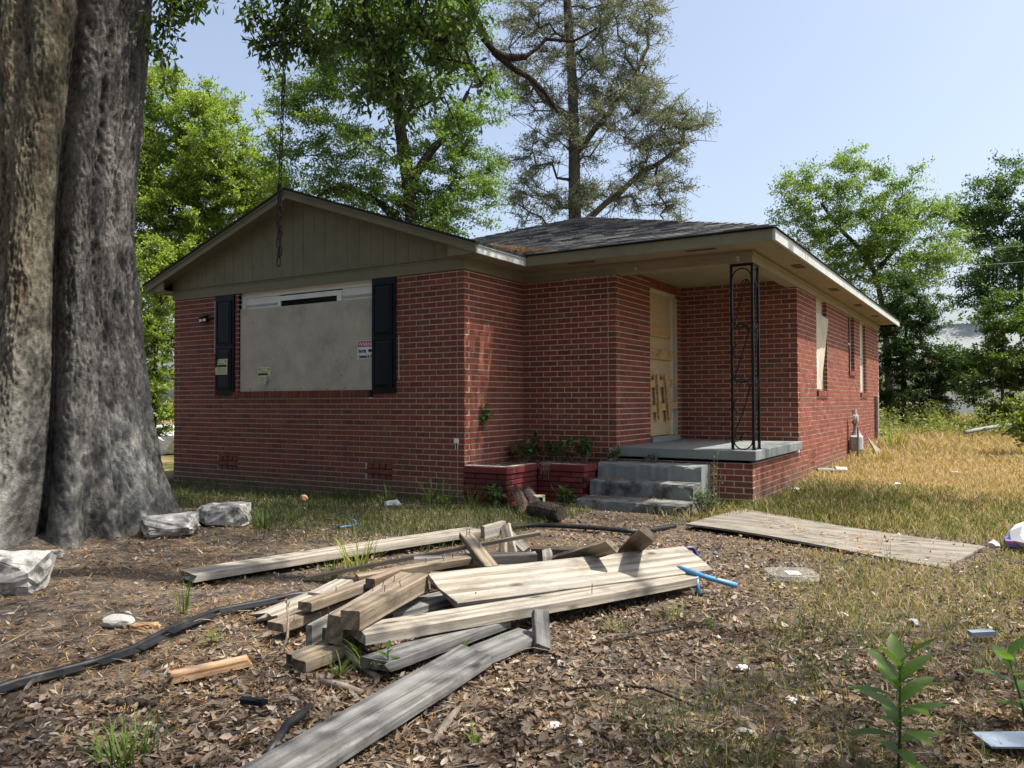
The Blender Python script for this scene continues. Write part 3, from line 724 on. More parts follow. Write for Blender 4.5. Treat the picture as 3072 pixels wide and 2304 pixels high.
def frames(n,upbias=.6,spread=1.):
    nr=rng.normal(0,spread,(n,3)); nr[:,2]+=upbias*2; nr/=np.linalg.norm(nr,axis=1,keepdims=True)
    d=rng.normal(0,1,(n,3)); d-=nr*(d*nr).sum(1,keepdims=True); d/=np.linalg.norm(d,axis=1,keepdims=True)
    return nr,d,np.cross(nr,d)
def leafcards(P,L,Wd,c0,c1,clump=None,upbias=.6,d=None,fold=.25,shape='kite',bright=.25):
    """one folded leaf per point: kite = base, two shoulders, tip (2 faces)"""
    n=len(P); nr,dd,sd=frames(n,upbias)
    if d is not None:
        dd=d+rng.normal(0,.35,(n,3)); dd/=np.linalg.norm(dd,axis=1,keepdims=True); sd=np.cross(dd,nr); sd/=np.linalg.norm(sd,axis=1,keepdims=True)+1e-9; nr=np.cross(sd,dd)
    L=np.broadcast_to(L,(n,))*rng.uniform(.65,1.25,n); Wd=np.broadcast_to(Wd,(n,))*rng.uniform(.7,1.2,n)
    L=L[:,None]; w=Wd[:,None]
    mid=.62 if shape=='spoon' else .45
    b=P; t=P+dd*L; m=P+dd*L*mid
    l=m+sd*w*.5+nr*w*fold; r=m-sd*w*.5+nr*w*fold
    V=np.stack([b,l,t,r],1).reshape(-1,3)
    i=np.arange(n)[:,None]*4
    F=np.concatenate([i+np.array([[0,1,2]]),i+np.array([[0,2,3]])],0)
    f=rng.uniform(0,1,n) if clump is None else np.clip(.55*clump+.45*rng.uniform(0,1,n),0,1)
    c=np.array(c0)[None]*(1-f[:,None])+np.array(c1)[None]*f[:,None]
    c=c*rng.uniform(1-bright,1+bright,(n,1))
    return V,F,np.repeat(c,4,axis=0)
def sample_lobes(L,n,shell=.5):
    L=np.array(L); w=L[:,3]**2.2; k=rng.choice(len(L),n,p=w/w.sum())
    v=rng.normal(0,1,(n,3)); v/=np.linalg.norm(v,axis=1,keepdims=True); r=rng.uniform(0,1,n)**shell
    return L[k,:3]+v*(r*L[k,3])[:,None]*np.array([1,1,.9])
def merge(parts):
    V=[];F=[];C=[];o=0
    for v,f,c in parts: V.append(v); F.append(f+o); C.append(c); o+=len(v)
    return np.concatenate(V),np.concatenate(F),np.concatenate(C)
def tree(name,label,cat,lobes,trunk,limbs=(),ntips=500,nleaf=60,L=.11,Wd=.05,sig=.28,c0=(.05,.09,.018),c1=(.10,.16,.03),r0=.2,bark='bark',leafm='leaf',group=None,droop=.0,upb=.6,base=None,bare=0,k=.011,shell=.5,rl=.1,flat=.6,twigs=0):
    b=trunk[0]; root=empty(name,(b[0],b[1],g1(b[0],b[1])),label,cat,group)
    s=Skeleton(); tr=[(b[0],b[1],g1(b[0],b[1])-.1)]+list(trunk[1:]); s.path(tr,r0,r0*.35,.4,False)
    for l in limbs: s.path(l,rl,rl*.35,.4,wob=.03)
    ex=[]
    for (a_,b_,c_,r_) in lobes:
        for _ in range(3):
            v=rng.normal(0,1,3); v/=np.linalg.norm(v); ex.append((a_+v[0]*r_*1.05,b_+v[1]*r_*1.05,c_+v[2]*r_*1.0,r_*.33))
    T=sample_lobes(list(lobes)+ex,ntips,shell); ids=s.tips(T,.5,.08,droop)
    if twigs:
        for i in list(ids):
            for _ in range(twigs):
                v=rng.normal(0,1,3)*np.array([1,1,.6]); v*=sig*2.2/np.linalg.norm(v); s.P.append(np.array(s.P[i])+v); s.par.append(i); s.minr.append(.004)
    s.mesh('trunk',M[bark],root,6,k=k)
    tp=np.array([s.P[i] for i in ids]); n=len(tp); cl=rng.uniform(0,1,n)
    if bare: keep=rng.uniform(0,1,n)>bare; tp=tp[keep]; cl=cl[keep]; n=len(tp)
    # leaves run along a few flattened sprays at each twig end
    sp=4; per=max(4,nleaf//sp); ax=tp-np.array([trunk[-1][0],trunk[-1][1],0]); ax[:,2]=0; ax/=np.linalg.norm(ax,axis=1,keepdims=True)+1e-6
    D=np.repeat(ax,sp,axis=0)*.7+rng.normal(0,.8,(n*sp,3))*np.array([1,1,flat]); D[:,2]-=droop*4; D/=np.linalg.norm(D,axis=1,keepdims=True)
    Q=np.repeat(tp,sp,axis=0); ln=sig*rng.uniform(1.0,2.4,n*sp)
    m=n*sp*per; t_=rng.uniform(-.25,1,m); q=np.repeat(Q,per,axis=0)+np.repeat(D*ln[:,None],per,axis=0)*t_[:,None]+rng.normal(0,1,(m,3))*np.array([1,1,.55])*(sig*.26)
    V,F,C=leafcards(q,L,Wd,c0,c1,np.repeat(cl,sp*per),upb,np.repeat(D,per,axis=0)*.6+rng.normal(0,.6,(m,3)),.2)
    npmesh('crown',V,[(3,F)],M[leafm],C,parent=root)
    return root

BRIGHT = [ (-15.54,7.49,9.96,1.12), (-14.72,8.02,9.12,1.54), (-14.02,8.48,7.72,1.26), (-16.15,7.14,8.71,1.26), (-16.05,7.24,7.17,1.68), (-14.99,7.91,6.75,1.54), (-16.24,7.04,10.39,0.84), (-13.56,8.80,6.61,0.84), (-16.99,6.65,7.74,1.40),(-15.6,7.4,5.4,1.5),(-14.2,8.4,5.2,1.2) ]
tree('broadleaf_tree','bright yellow-green leafy tree behind the left end of the gable, beside the big trunk','tree',BRIGHT,
     [(-15.31,7.87,0.4),(-15.25,7.79,4.94),(-15.34,7.68,7.31),(-15.43,7.58,9.13)],[[(-15.3,7.75,6.0),(-14.6,8.1,7.3),(-14.2,8.3,8.2)]],
     640,190,.115,.05,.30,(.10,.155,.026),(.24,.31,.065),.2)
BUSH = [ (-8.20,1.61,3.35,0.52), (-8.17,1.65,2.48,0.55), (-8.26,1.62,1.61,0.55), (-8.11,1.65,3.88,0.39), (-8.12,1.72,0.91,0.4), (-8.50,1.44,2.66,0.6), (-7.89,1.79,3.88,0.3),(-8.7,1.3,1.2,.6) ]
tree('tall_shrub','bright green tall shrub between the big trunk and the left corner of the house','shrub',BUSH,[(-8.32,1.62,0.0),(-8.26,1.62,1.35),(-8.21,1.62,2.9)],(),220,90,.075,.035,.16,(.10,.155,.026),(.25,.32,.065),.04,rl=.02)
PECAN = [ (-9.80,7.52,9.34,1.34), (-10.43,7.14,8.98,0.73), (-8.74,8.15,10.56,1.47), (-7.72,8.81,9.33,1.47), (-6.91,9.35,7.74,1.22), (-6.72,9.50,6.52,0.98), (-9.20,7.94,7.75,1.22), (-10.25,7.31,6.90,0.98), (-10.71,7.00,7.76,0.61), (-8.17,8.59,6.89,1.22), (-7.69,8.77,11.53,1.47), (-9.57,7.62,11.05,1.22), (-6.37,9.65,9.09,0.73), (-7.35,9.12,6.28,0.98), (-10.67,7.06,6.54,0.61), (-9.01,8.09,6.28,0.86), (-6.09,9.87,7.13,0.49),(-7.0,9.4,10.6,1.0) ]
tree('pecan_tree','tall dark-trunked leafy tree rising behind the gable roof, fork limb curving left','tree',PECAN,
     [(-7.69,9.05,0.2),(-7.74,8.92,4.45),(-7.87,8.80,6.04),(-7.96,8.72,7.14),(-8.10,8.60,8.36),(-8.23,8.48,9.95),(-8.31,8.39,11.54),(-8.39,8.29,13.0)],
     [[(-7.82,8.81,5.5),(-8.29,8.54,6.10),(-8.80,8.21,6.65),(-9.42,7.82,6.87),(-9.94,7.51,6.66)],[(-7.92,8.75,6.89),(-7.43,9.03,7.75),(-6.85,9.37,8.60),(-6.58,9.52,9.33)]],
     600,150,.10,.040,.28,(.065,.125,.028),(.18,.26,.06),.27,rl=.15,droop=.02)
CEDAR = [ (-7.12,13.85,10.88,1.16), (-7.27,13.80,8.99,0.87), (-6.15,14.48,9.42,1.31), (-5.26,15.00,10.87,1.46), (-4.62,15.35,12.61,1.16), (-5.46,14.79,14.22,1.60), (-7.08,13.81,13.06,1.31), (-3.78,15.92,10.28,1.02), (-3.05,16.39,9.92,0.87), (-3.81,15.96,8.25,1.16), (-4.94,15.28,7.52,1.16), (-6.54,14.29,7.53,1.16), (-3.46,16.21,7.08,0.65), (-7.41,13.75,7.39,0.73), (-2.48,16.73,10.20,0.44), (-4.17,15.71,9.41,1.02), (-7.72,13.45,11.61,0.73), (-4.39,15.52,11.30,1.02), (-5.86,14.59,12.04,1.16), (-4.23,15.56,13.63,0.87) ]
tree('cedar_tree','large grey-green cedar with bare twigs and leaning side limb, behind the main roof','tree',CEDAR,
     [(-6.05,14.77,0.3),(-6.01,14.66,5.64),(-6.04,14.62,6.80),(-6.02,14.56,9.42),(-6.05,14.49,11.60),(-6.15,14.37,13.78),(-6.16,14.32,15.53)],
     [[(-6.02,14.64,6.0),(-5.62,14.87,6.94),(-5.19,15.13,7.38),(-4.18,15.73,8.39),(-3.56,16.10,8.83),(-2.99,16.44,9.26)],[(-6.03,14.57,8.98),(-5.15,15.08,10.14),(-4.39,15.52,11.30),(-4.00,15.74,12.32)],[(-6.01,14.55,10.00),(-6.75,14.08,10.58),(-7.36,13.68,11.46)]],
     820,130,.11,.026,.26,(.12,.145,.085),(.25,.27,.17),.28,'cedarbark','cedarleaf',bare=.16,k=.011,twigs=2,rl=.13,upb=.1,flat=.8)
ELM = [ (-0.34,20.45,8.48,0.86), (0.80,21.14,8.95,0.94), (1.86,21.82,8.16,1.10), (0.25,20.84,7.38,1.26), (1.58,21.68,6.74,1.49), (2.92,22.50,7.21,1.02), (3.30,22.76,5.95,0.94), (-0.55,20.34,7.54,0.63), (2.49,22.28,5.33,1.26), (3.66,22.94,7.68,0.47), (1.16,21.45,5.49,0.94), (-0.94,20.08,8.17,0.39), (0.09,20.78,5.96,0.79) ]
tree('elm_tree','airy light green tree with bent trunk beyond the far right corner of the house','tree',ELM,
     [(2.09,22.15,0.5),(1.96,21.99,3.76),(1.84,21.89,4.70),(1.69,21.78,5.49),(1.37,21.56,6.20),(0.64,21.09,7.06),(0.19,20.79,7.85)],
     [[(1.69,21.78,5.33),(2.24,22.10,6.27),(2.85,22.45,7.21),(3.20,22.65,7.99)]],400,130,.105,.045,.30,(.075,.13,.032),(.19,.27,.07),.15,rl=.09)
EVER = [ (2.95,17.91,3.51,0.67), (2.66,17.75,2.57,0.67), (3.34,18.17,2.43,0.87), (2.92,17.94,1.37,0.80), (3.78,18.47,1.63,0.67), (2.46,17.61,3.38,0.40), (3.47,18.22,3.64,0.60), (2.68,17.72,4.18,0.54), (4.13,18.67,2.43,0.54),(2.2,17.5,1.6,.5),(3.5,18.3,1.0,.5) ]
tree('evergreen_tree','dense dark evergreen standing close behind the rear corner of the brick wall','tree',EVER,[(2.86,17.92,0.4),(2.90,17.91,2.04),(2.99,17.93,3.37)],(),330,130,.085,.04,.19,(.016,.036,.012),(.045,.085,.02),.1,rl=.05)
FAR = [ (5.53,39.29,11.50,1.86), (6.63,39.94,12.42,2.10), (4.72,38.82,10.10,1.40), (5.68,39.46,8.24,2.10), (4.58,38.81,7.08,1.28), (6.89,40.17,9.63,2.56), (4.13,38.44,10.80,0.70), (5.25,39.26,5.91,1.40),(8.2,40.5,11,2.4),(7.5,40,7,2.2) ]
tree('big_dark_tree','big dark green tree far off at the right edge, behind the neighbouring house','tree',FAR,[(6.2,39.9,0.5),(6.1,39.8,6.14),(6.3,39.7,10.10)],(),380,130,.17,.08,.46,(.035,.075,.03),(.085,.14,.042),.3,rl=.2)
SHRUB = [ (5.18,16.96,2.32,0.67), (5.38,17.06,3.30,0.49), (5.69,17.29,1.95,0.79), (4.75,16.72,1.59,0.49), (5.47,17.17,1.10,0.61), (5.35,17.03,3.85,0.27), (5.91,17.40,2.93,0.61),(6.6,17.6,1.9,.9),(4.9,16.9,.95,.4) ]
tree('leafy_shrub','mid-green bushy shrub with upright top, at the right end of the lawn','shrub',SHRUB,[(5.31,17.09,0.5),(5.33,17.06,1.95),(5.36,17.05,3.30)],(),230,130,.085,.045,.19,(.035,.07,.015),(.095,.15,.028),.05,rl=.03)
tree('low_shrub','small sunlit yellow-green bush at the right edge of the lawn','shrub',[(5.57,9.01,0.75,0.24),(5.74,9.11,1.1,0.28),(5.8,9.0,.6,.3)],[(5.7,9.05,.2),(5.7,9.05,.6),(5.72,9.05,1.1)],(),60,40,.07,.035,.1,(.09,.13,.02),(.18,.22,.04),.012,rl=.01)

# far wood beyond the yard and an unseen row behind the camera, one mass
wl=[]
for x in np.arange(-60,60,2.6): wl.append((x,49+6*math.sin(x*.3),1.5+2.2*abs(math.sin(x*.7)),2.4)); wl.append((x+1.2,52+6*math.sin(x*.3),4+1.5*abs(math.sin(x*.5)),2.2))
for x in np.arange(-60,-24,2.6): wl.append((x,12+5*math.sin(x),2.5,2.6)); wl.append((x,13+5*math.sin(x),6,2.4))
for x in np.arange(-44,52,3.2):  # unseen trees behind the camera, added to darken the front wall
    for z,r in ((3,3.2),(7.5,3.2),(11.5,3)): wl.append((x+random.uniform(-1,1),-27+random.uniform(-2,2),z,r))
V,F,C=leafcards(sample_lobes(wl,100000,.4),.5,.24,(.02,.045,.015),(.06,.10,.025),None,.6)
npmesh('far_and_unseen_woods',V,[(3,F)],M['leaf'],C,kind='stuff')
# tall weeds along the far end of the lawn
n=22000; P=np.stack([rng.uniform(.8,9,n),13.2+rng.uniform(0,1,n)**.8*5.5,np.zeros(n)],1); hp=np.clip(.28+.5*np.sin(P[:,0]*2.1+1)*np.sin(P[:,0]*.9+P[:,1])+.25*np.sin(P[:,0]*5.3),.06,1); P[:,2]=gh(P[:,0],P[:,1])+rng.uniform(0,1,n)*hp*1.05
V,F,C=leafcards(P,.10,.032,(.07,.095,.02),(.24,.25,.085),None,.1)
npmesh('undergrowth',V,[(3,F)],M['leaf'],C,kind='stuff')

# ------------------------------------------------------------------ big oak by the camera
TC=np.array([-2.2,-3.55]); vr=np.array([.851,.526])
oak=empty('oak_tree',(TC[0],TC[1],0),'huge fluted oak trunk at the left edge, its limbs hanging leaves over the yard','tree')
zs_=np.array([-.3,0,.08,.5,1.25,1.7,2.3,2.8,3.2,4.05,4.9,6.5,8]); rs_=np.array([1.25,1.08,1.0,.90,.81,.76,.72,.68,.70,.76,.815,.85,.6])
thr=math.atan2(vr[1],vr[0]); thc=math.atan2(-.47,.88)      # silhouette side, camera side
th=np.concatenate([np.linspace(thc-R(108),thc+R(108),500,endpoint=False),np.linspace(thc+R(108),thc+R(252),60,endpoint=False)]); zz=np.concatenate([np.linspace(-.3,5.4,320,endpoint=False),np.linspace(5.4,7.5,24)])
nth,nz=len(th),len(zz)
TH,ZZ_=np.meshgrid(th,zz)
R0=np.interp(ZZ_,zs_,rs_)
def bumpf(c,w,a):
    d=(TH-c+np.pi)%(2*np.pi)-np.pi
    return a*np.exp(-(d/w)**2)
low=np.exp(-np.clip(ZZ_,0,9)/.5)
mid=np.exp(-np.clip(ZZ_-.2,0,9)/1.6)
RR=R0.copy()
gro=thc-.10+.34*np.clip(ZZ_/4.5,0,1.2)+.04*np.sin(ZZ_*1.7)           # the deep seam between the two fused stems, drifting right with height
RR-=R0*bumpf(gro,.16,.20); RR-=R0*bumpf(gro+.01,.05,.20)*(.6+.4*mid); 
RR-=R0*bumpf(gro+.36+.10*np.sin(ZZ_*.9),.05,.08); RR-=R0*bumpf(gro+.62-.08*np.sin(ZZ_*1.1),.045,.06); RR-=R0*bumpf(gro-.55,.06,.07); RR-=R0*bumpf(gro-.95+.05*np.sin(ZZ_),.05,.06)
RR+=R0*bumpf(gro-.36,.26,.12); RR+=R0*bumpf(gro+.20,.14,.07)
RR+=low*(bumpf(thc-.85,.35,.5)+bumpf(thc-.42,.2,.25)+bumpf(thc+.10,.16,.30)+bumpf(thc+.42,.14,.24)+bumpf(thc+.78,.16,.22)+bumpf(thc+1.15,.2,.22)-bumpf(gro,.1,.22)-bumpf(thc+.27,.07,.12)-bumpf(thc+.6,.07,.12))
RR+=.022*np.sin(TH*9+ZZ_*.8)*mid+.014*np.sin(TH*17+1.7*np.sin(ZZ_*1.3))
# bark ridges
rid=np.zeros_like(RR); big_=np.zeros_like(RR)
NZ=mnoise.noise
for j in range(nth):
    t_=th[j]; c_,s_=math.cos(t_)*.75,math.sin(t_)*.75
    if math.cos(t_-thc)<-.36: continue
    for i in range(nz):
        z_=zz[i]; w_=.05*NZ(Vector((c_*3,s_*3,z_*3)))
        a_=1-abs(NZ(Vector((c_*13+w_*13,s_*13,z_*3.0)))); b_=1-abs(NZ(Vector((c_*30,s_*30+w_*30,z_*10+7)))); e_=NZ(Vector((c_*62,s_*62,z_*30)))
        g_=1-abs(NZ(Vector((c_*4.5,s_*4.5+w_*6,z_*.55+3))))
        big_[i,j]=NZ(Vector((c_*2.6,s_*2.6,z_*.7)))
        rid[i,j]=a_*a_*.30+b_*b_*.32+e_*.26+.24*(1-max(0,g_-.80)*5)
RR+=(rid-.5)*.050+big_*.022
for cz,ct,rr_,aa in ((.52,.28,.09,.05),(.3,-.25,.16,.06),(.22,.5,.12,.05),(.15,.1,.1,.06)):
    d=(TH-(thc+ct)+np.pi)%(2*np.pi)-np.pi
    RR+=aa*np.exp(-((d*R0)**2+(ZZ_-cz)**2)/rr_**2)
cxz=TC[0]+.02*ZZ_*0; cyz=TC[1]+0*ZZ_
V=np.stack([cxz+RR*np.cos(TH),cyz+RR*np.sin(TH),ZZ_],-1).reshape(-1,3)
ix=np.arange(nz*nth).reshape(nz,nth); F=np.stack([ix[:-1],np.roll(ix,-1,1)[:-1],np.roll(ix,-1,1)[1:],ix[1:]],-1).reshape(-1,4)
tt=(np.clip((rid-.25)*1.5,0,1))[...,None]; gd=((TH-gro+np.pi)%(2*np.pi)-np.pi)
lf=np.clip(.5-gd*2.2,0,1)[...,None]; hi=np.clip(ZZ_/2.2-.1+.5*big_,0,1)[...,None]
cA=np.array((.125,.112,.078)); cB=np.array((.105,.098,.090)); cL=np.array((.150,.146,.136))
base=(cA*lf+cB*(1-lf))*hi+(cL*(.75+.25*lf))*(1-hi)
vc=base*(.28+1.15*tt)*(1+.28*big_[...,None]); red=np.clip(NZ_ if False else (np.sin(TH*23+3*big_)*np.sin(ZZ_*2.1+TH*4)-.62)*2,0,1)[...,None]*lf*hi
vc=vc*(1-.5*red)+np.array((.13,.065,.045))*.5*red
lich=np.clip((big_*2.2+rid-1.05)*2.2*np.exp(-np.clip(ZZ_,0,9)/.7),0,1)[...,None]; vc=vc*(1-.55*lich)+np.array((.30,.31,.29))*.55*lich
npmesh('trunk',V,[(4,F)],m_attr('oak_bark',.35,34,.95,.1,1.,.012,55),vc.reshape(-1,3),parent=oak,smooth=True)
# limbs: seen ones first, then those that carry the shade over the yard
ok=Skeleton(); ok.path([(-2.2,-3.55,5.5),(-2.1,-3.5,7.4)],.5,.4,.4,False)
ok.path([(-2.1,-3.5,7.2),(-1.2,-2.6,7.9),(-.2,-1.9,7.6),(.2,-1.6,7.0),(.40,-1.38,6.43),(0.72,-1.16,5.49),(0.86,-1.07,5.12),(0.95,-1.00,4.82),(1.07,-0.92,4.65),(1.23,-0.82,4.51),(1.36,-0.74,4.42),(1.48,-0.66,4.26),(1.58,-0.60,4.09)],.12,.022,.16,wob=.006)
ok.path([(1.05,-0.94,4.68),(1.17,-0.86,4.63),(1.31,-0.78,4.64)],.040,.034,.1)
ok.path([(1.31,-0.78,4.64),(1.49,-0.67,4.82),(1.72,-0.52,4.79),(1.92,-0.40,4.93)],.022,.010,.1,wob=.006)
ok.path([(.1,-1.75,7.2),(0.33,-1.99,5.40),(0.28,-2.00,4.79),(0.43,-1.90,4.44),(0.53,-1.83,4.09),(0.56,-1.80,3.65)],.03,.006,.15,wob=.008)
ok.path([(-.6,-2.1,7.7),(-0.26,-2.36,5.62),(-0.35,-2.39,4.97),(-0.42,-2.44,4.71),(-0.57,-2.53,4.58),(-0.70,-2.61,4.60)],.03,.006,.15,wob=.008)
ok.path([(.35,-1.45,6.6),(0.70,-1.76,5.40),(0.62,-1.80,4.88),(0.80,-1.68,4.61),(1.06,-1.51,4.53),(1.20,-1.42,4.18)],.025,.006,.15,wob=.008)
ok.path([(-1.9,-3.3,6.8),(-1.3,-2.95,5.6),(-1.24,-2.94,4.9)],.03,.006,.15)
ok.path([(-2.1,-3.5,7.2),(0,-4,8.2),(2.5,-3.6,8.6),(5,-2.6,8.6),(7.2,-1.5,8.4)],.28,.08,.4,wob=.05)
ok.path([(1.5,-3.8,8.4),(3.5,-5.2,8.2),(6,-5.6,7.8)],.12,.05,.4,wob=.05)
ok.path([(-1.2,-2.6,7.9),(1.5,-.6,8.6),(4,1.0,8.8),(7,3.2,8.8),(8.6,4.2,8.4)],.2,.06,.4,wob=.05)
ok.path([(-2.1,-3.5,7.3),(-4,-5,8.5),(-6,-6,9)],.25,.1,.4); ok.path([(-2.1,-3.5,7.3),(-4.5,-2,8.5),(-7,-1,9)],.25,.1,.4)
nseen=len(ok.P)
SPRAY = [ (-0.57,-2.53,4.79,0.17), (-0.42,-2.43,4.58,0.20), (-0.27,-2.35,4.79,0.22), (-0.05,-2.20,4.57,0.22), (0.17,-2.07,4.70,0.26), (0.43,-1.91,4.57,0.26), (0.69,-1.75,4.70,0.26), (0.91,-1.61,4.48,0.24), (1.06,-1.52,4.79,0.22), (1.17,-1.44,4.26,0.11), (0.53,-1.83,4.18,0.22), (0.31,-1.97,4.14,0.20), (0.79,-1.67,4.09,0.20), (0.57,-1.80,3.87,0.15), (0.49,-1.84,3.52,0.13), (-1.24,-2.94,4.88,0.17), (-1.35,-3.01,4.71,0.17), (-1.37,-3.02,4.49,0.13), (-1.09,-2.85,4.93,0.13), (-0.57,-2.53,4.58,0.11), (0.99,-1.54,3.78,0.09), (-0.43,-2.43,4.31,0.11),
 (-.2,-2.3,5.1,.3),(.3,-2,5.1,.35),(.8,-1.7,5.1,.3),(-1.2,-2.9,5.2,.3),(-.93,-3.32,3.99,.09),(-.95,-3.33,3.86,.06) ]
Ts=sample_lobes(SPRAY,430,.45); ids=ok.tips(Ts,.18,.07,.03,.0028)
tp=np.array([ok.P[i] for i in ids]); nl=15
q=np.repeat(tp,nl,axis=0); q=q+rng.normal(0,1,q.shape)*np.array([.055,.055,.06])
dd=rng.normal(0,1,q.shape)*.7; dd[:,2]-=1.0; dd/=np.linalg.norm(dd,axis=1,keepdims=True)
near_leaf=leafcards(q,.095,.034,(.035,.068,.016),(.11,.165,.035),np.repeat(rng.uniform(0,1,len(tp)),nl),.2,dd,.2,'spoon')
# shade crown: each cluster hangs where its shade falls on the stated patch of yard
def shade(x,y,h,r): k=h/SD.z; return (x+SD.x*k,y+SD.y*k,h,r)
SHL=[shade(*a) for a in ((-2.6,-2.2,7.6,1.5),(-1.2,-3.4,7.4,1.3),(-.9,-1.2,7.8,1.2),(.3,-3.9,7.2,.75),(-.3,-2.4,7.8,1.0),(.7,-5.3,7,.9),(1.7,-6.0,7,1.0),(2.8,-5.75,7.2,.85),(3.9,-5.4,7.4,.8),(4.9,-4.9,7.6,.9),(4.2,-3.95,7.8,.65),(5.6,-3.9,7.9,.7),(1.0,-.6,8.2,.8),(-.6,.2,8.4,.8),(.2,.3,9.2,.7),(2.2,.2,8.4,.5),(3.4,1.0,8.6,.75),(4.2,2.2,8.6,1.0),(3.4,3.0,8.6,.8),(5.2,2.7,8.6,.7),(3.0,2.0,9.,.8),(-4,-1.5,8.2,1.4),(-4.2,-4,8.4,1.6),(1.3,-1.6,8.2,.45),(2.4,-6.8,7.4,.9),(4.2,-6.6,7.4,.9),(5.8,-5.6,7.6,1.0),(4.7,-4.3,8,.7),(5.1,-5.4,7.2,.8),(3.2,-5.1,7.6,.6),(5.0,-3.3,8.2,.5))]
SHL+=[(-4,-5,8.6,1.8),(-6,-5.5,8.8,1.8),(-5.5,-2,8.8,1.8),(-2.5,-3,9.6,1.8),(-1,-4.5,9.4,1.6),(.5,-3,9.6,1.2)]
Tc=sample_lobes(SHL,800,.5); ids2=ok.tips(Tc,.5,.07,.0,.006)
ok.mesh('limbs',M['bark'],oak,7,k=.010)
tp=np.array([ok.P[i] for i in ids2]); nl=42
q=np.repeat(tp,nl,axis=0); q=q+rng.normal(0,1,q.shape)*np.array([.26,.26,.16])
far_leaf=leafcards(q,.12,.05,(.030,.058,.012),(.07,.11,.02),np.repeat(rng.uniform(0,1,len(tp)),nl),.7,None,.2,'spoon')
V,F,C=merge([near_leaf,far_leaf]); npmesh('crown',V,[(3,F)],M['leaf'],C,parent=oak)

# ------------------------------------------------------------------ lumber pile
def board(name,label,A,B,w,t,mat,roll=0,cat='plank',group='boards of the lumber pile',jag=(.0,.0),bow=.0,cut=(0,0),nails=(),notch=None,seed=0,twist=0.):
    """A,B: middle of the top face at both ends; origin on A"""
    rr=random.Random(seed*13+int(A[0]*1000)); A=Vector(A); B=Vector(B); X=(B-A); L=X.length; X.normalize()
    up=Vector((0,0,1)); Y=up.cross(X).normalized(); Z=X.cross(Y)
    q=Matrix.Rotation(R(roll),3,X); Y=q@Y; Z=q@Z
    nx=10; pr=[(-w/2,-t),(-w/2,-.004),(-w/2+.004,0),(0,0),(w/2-.004,0),(w/2,-.004),(w/2,-t+.003),(w/2-.003,-t)]
    V=[];F=[]; n=len(pr)
    for i in range(nx+1):
        f=i/nx
        for k,(y,z) in enumerate(pr):
            x=L*f
            if i==0: x+= rr.uniform(0,jag[0])+cut[0]*y
            if i==nx: x-= rr.uniform(0,jag[1])-cut[1]*y
            if notch and i==0 and notch[0]<y/w<notch[1]: x+=notch[2]
            V.append((x,y+rr.uniform(-.0012,.0012),z+bow*4*f*(1-f)+rr.uniform(-.0012,.0012)+twist*y*f))
    for i in range(nx):
        for k in range(n): F.append((i*n+k,i*n+(k+1)%n,(i+1)*n+(k+1)%n,(i+1)*n+k))
    F.append(tuple(range(n))); F.append(tuple(range(nx*n,nx*n+n))[::-1])
    mb=MB(); mb.add(V,F); o=mb.obj(name,M[mat])
    o.matrix_world=Matrix(((X.x,Y.x,Z.x,A.x),(X.y,Y.y,Z.y,A.y),(X.z,Y.z,Z.z,A.z),(0,0,0,1)))
    tag(o,label,cat,group)
    for (f,y,h) in nails:
        nb=MB(); nb.tube([(0,0,-.002),(rr.uniform(-.006,.006),rr.uniform(-.006,.006),h)],.0022,5); nb.tube([(0,0,h),(0,0,h+.002)],.004,5)
        me=nb.obj('nail',M['rust']); me.parent=o; me.location=(L*f,y*w,0)
    return o
P_='plank'
board(P_,'long silver-grey plank nearest the camera, running out of the picture at the bottom',(3.47,-6.12,.065),(3.315,-4.61,.062),.21,.04,'grey',cut=(.2,.5),jag=(.01,.02),seed=1,bow=-.004)
board(P_,'weathered plank half buried in pine straw, continuing beyond the nearest long plank',(3.29,-4.80,.045),(3.36,-4.18,.05),.17,.035,'grey',jag=(.01,.03),seed=2)
board(P_,'short grey plank with splintered left end, between the long plank and the nearest one',(3.045,-5.02,.078),(3.135,-4.13,.075),.155,.045,'grey',jag=(.05,.02),seed=3)
board(P_,'longest thick grey board under the wide pale board, ending at the blue tube',(2.845,-4.90,.150),(3.66,-2.80,.10),.195,.05,'bleached',jag=(.03,.02),seed=4,nails=((.62,-.3,.05),),bow=-.006)
board(P_,'wide pale board with yellow heartwood patch, tilted on top of the pile',(2.80,-4.22,.195),(3.66,-2.56,.165),.275,.036,'bleached',roll=24,notch=(-.6,-.32,.05),jag=(.004,.03),seed=5,nails=((.55,.2,.006),(.1,-.3,.006)))
board(P_,'square-ended beam lying across the long board, its brown end facing the camera',(2.855,-4.94,.245),(2.62,-4.12,.235),.095,.085,'tan',seed=6,nails=((.45,.1,.03),(.6,-.2,.03)))
board(P_,'beam with upright brown end face, tucked left of the square-ended beam',(2.745,-4.91,.20),(2.43,-4.02,.20),.085,.13,'tan',roll=8,seed=7,nails=((.5,.2,.03),(.62,.1,.04),(.75,-.1,.03)))
board(P_,'thin grey board on edge, left of the beams with upright nails',(2.615,-4.955,.15),(2.42,-4.30,.15),.03,.13,'grey',seed=8)
board(P_,'short stud with yellow end and two nails standing up',(2.585,-4.865,.115),(2.45,-4.35,.115),.10,.075,'grey',seed=9,nails=((.05,.1,.06),(.12,-.15,.075)))
board(P_,'stud with dark mossy square end, top of the left stack',(2.31,-4.69,.16),(2.26,-4.08,.165),.09,.045,'tan',seed=10,nails=((.4,.0,.02),))
board(P_,'stud with split end under the mossy-ended one, lowest of the left stack',(2.275,-4.86,.09),(2.215,-4.10,.10),.10,.048,'tan',seed=11,jag=(.02,.01))
